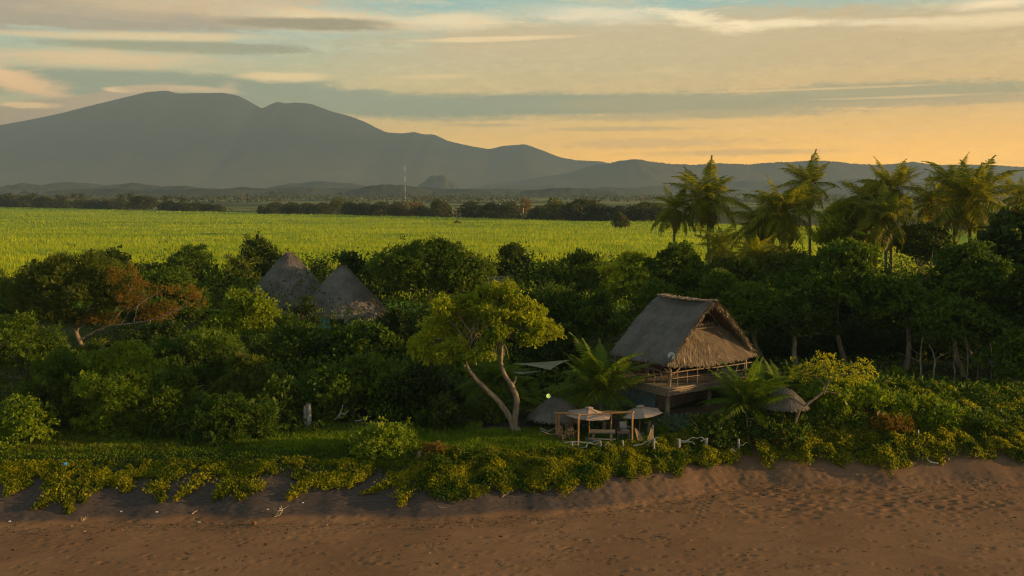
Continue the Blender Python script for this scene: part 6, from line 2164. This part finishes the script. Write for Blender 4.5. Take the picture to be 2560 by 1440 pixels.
# lone bushes in the field
Y = 400
for u, vt, vb, w, lab, Y in [(1552, 527, 562, 48, 'round dark bush standing alone in the cane field', 395), (1145, 551, 562, 26, 'small dark bush at the foot of the field frame', 430), (655, 512, 525, 30, 'small dark bush in the gap of the far row', 640)]:
    a = at(u, vt, Y)
    root = thing('bush', lab, 'bush', (a[0], Y, 0))
    wm = w * pxm(Y)
    link('foliage', FCR[1], root, (0, 0, 0.2), None, (wm / 12, wm / 12, (a[2] - 0.2) / 7.3))
    link('trunk', TRK, root, (0, 0, 0), None, (4, 4, a[2] * 0.4))
# frame beside the small bush
Y = 432; a = at(1146, 533, Y); H = float(a[2])
fr = thing('field_frame', 'spindly timber frame standing in the cane field', 'frame', (a[0], Y, 0))
for sx in (-1, 1):
    for sy in (-1, 1):
        mb = MB(); tube(mb, [(sx * 0.9, sy * 0.9, 0), (sx * 0.75, sy * 0.75, H)], 0.09, 5); mb.build('leg', M['grey_wood'], fr)
for z in (H * 0.62, H * 0.97):
    mb = MB(); box(mb, (0, 0, z), (2.6, 2.0, 0.12)); mb.build('platform', M['grey_wood'], fr)


def pole(label, u, vt, Y, h_add=0, wide=0.16):
    a = at(u, vt, Y)
    root = thing('utility_pole', label, 'utility pole', (a[0], Y, 0), 0, 'utility poles at the far edge of the field')
    mb = MB(); tube(mb, [(0, 0, 0), (0, 0, a[2])], [wide, wide * 0.8], 7); mb.build('pole', M['mast_white'], root)
    mb = MB(); box(mb, (0, 0, a[2] - 0.5), (1.8, 0.14, 0.14)); mb.build('crossarm', M['grey_wood'], root)


pole('pale utility pole in front of the trees beside the field frame', 1132, 517, 560)
pole('pale utility pole in front of the orange-tinted tree', 1308, 520, 520)
pole('thin utility pole by the umbrella-shaped tree', 1444, 526, 500)
pole('thin utility pole at the thin end of the far tree row', 520, 507, 765)

# lattice mast, red and white
Y = 1500; a = at(1012, 403, Y); H = float(a[2])
ms = thing('lattice_mast', 'tall red and white lattice mast rising in the haze beyond the field', 'mast', (a[0], Y, 0))
nb_ = 8
for k in range(nb_):
    z0, z1 = H * k / nb_, H * (k + 1) / nb_
    mb = MB()
    for j in range(3):
        q = j * 2.094
        tube(mb, [(0.45 * math.cos(q), 0.45 * math.sin(q), z0), (0.45 * math.cos(q), 0.45 * math.sin(q), z1)], 0.09, 5)
        for i in range(4):
            za, zb = lerp(z0, z1, i / 4), lerp(z0, z1, (i + 1) / 4)
            q2 = q + 2.094
            tube(mb, [(0.45 * math.cos(q), 0.45 * math.sin(q), za), (0.45 * math.cos(q2), 0.45 * math.sin(q2), zb)], 0.05, 4, cap=False)
    mb.build('mast_section', M['mast_red'] if k % 2 else M['mast_white'], ms)

# birds high in the sky
for (u, v, Y, lab) in [(1333, 102, 220, 'tiny dark bird under the grey cloud band in mid sky'), (2240, 98, 240, 'tiny dark bird below the bright cloud rim'), (1893, 136, 260, 'tiny dark bird in the plain beige cloud')]:
    p_ = at(u, v, Y)
    root = thing('bird', lab, 'bird', tuple(p_), rng.random() * 3, 'birds far up in the sky', 0.5)
    mb = MB(); P_ = smooth_path([(-0.25, 0, 0), (-0.1, 0, 0.02), (0.1, 0, 0.03), (0.22, 0, 0.02), (0.3, 0, 0)], 3); tube(mb, P_, np.concatenate([np.linspace(0.02, 0.07, 6), np.linspace(0.07, 0.02, len(P_) - 6)]), 6); mb.build('body', M['dark_thing'], root, smooth=True)
    for sy in (-1, 1):
        mb = MB(); mb.add([[-0.1, 0, 0.03], [0.1, 0, 0.03], [0.05, sy * 0.45, 0.16], [-0.08, sy * 0.45, 0.15], [-0.1, sy * 0.8, 0.08]], [[0, 1, 2, 3]]); mb.add([[0.05, sy * 0.45, 0.16], [-0.08, sy * 0.45, 0.15], [-0.1, sy * 0.85, 0.08]], [[0, 1, 2]]); mb.build('wing', M['dark_thing'], root)


# ------------------------------------------------------------------ haze
mb = MB()
hx0, hx1, hy0, hy1, hz0, hz1 = -5750.0, 4650.0, -120.0, 8350.0, -6.0, 790.0
box(mb, ((hx0 + hx1) / 2, (hy0 + hy1) / 2, (hz0 + hz1) / 2), (hx1 - hx0, hy1 - hy0, hz1 - hz0))
m = new_mat('haze_air')
vol = N.tree.nodes.new('ShaderNodeVolumePrincipled')
vol.inputs['Color'].default_value = (0.37, 0.54, 0.80, 1)
vol.inputs['Density'].default_value = HAZE_DENSITY
vol.inputs['Anisotropy'].default_value = 0.0
o_ = N.tree.nodes.new('ShaderNodeOutputMaterial')
N.tree.links.new(vol.outputs[0], o_.inputs['Volume'])
haze = mb.build('haze', m, kind='stuff')
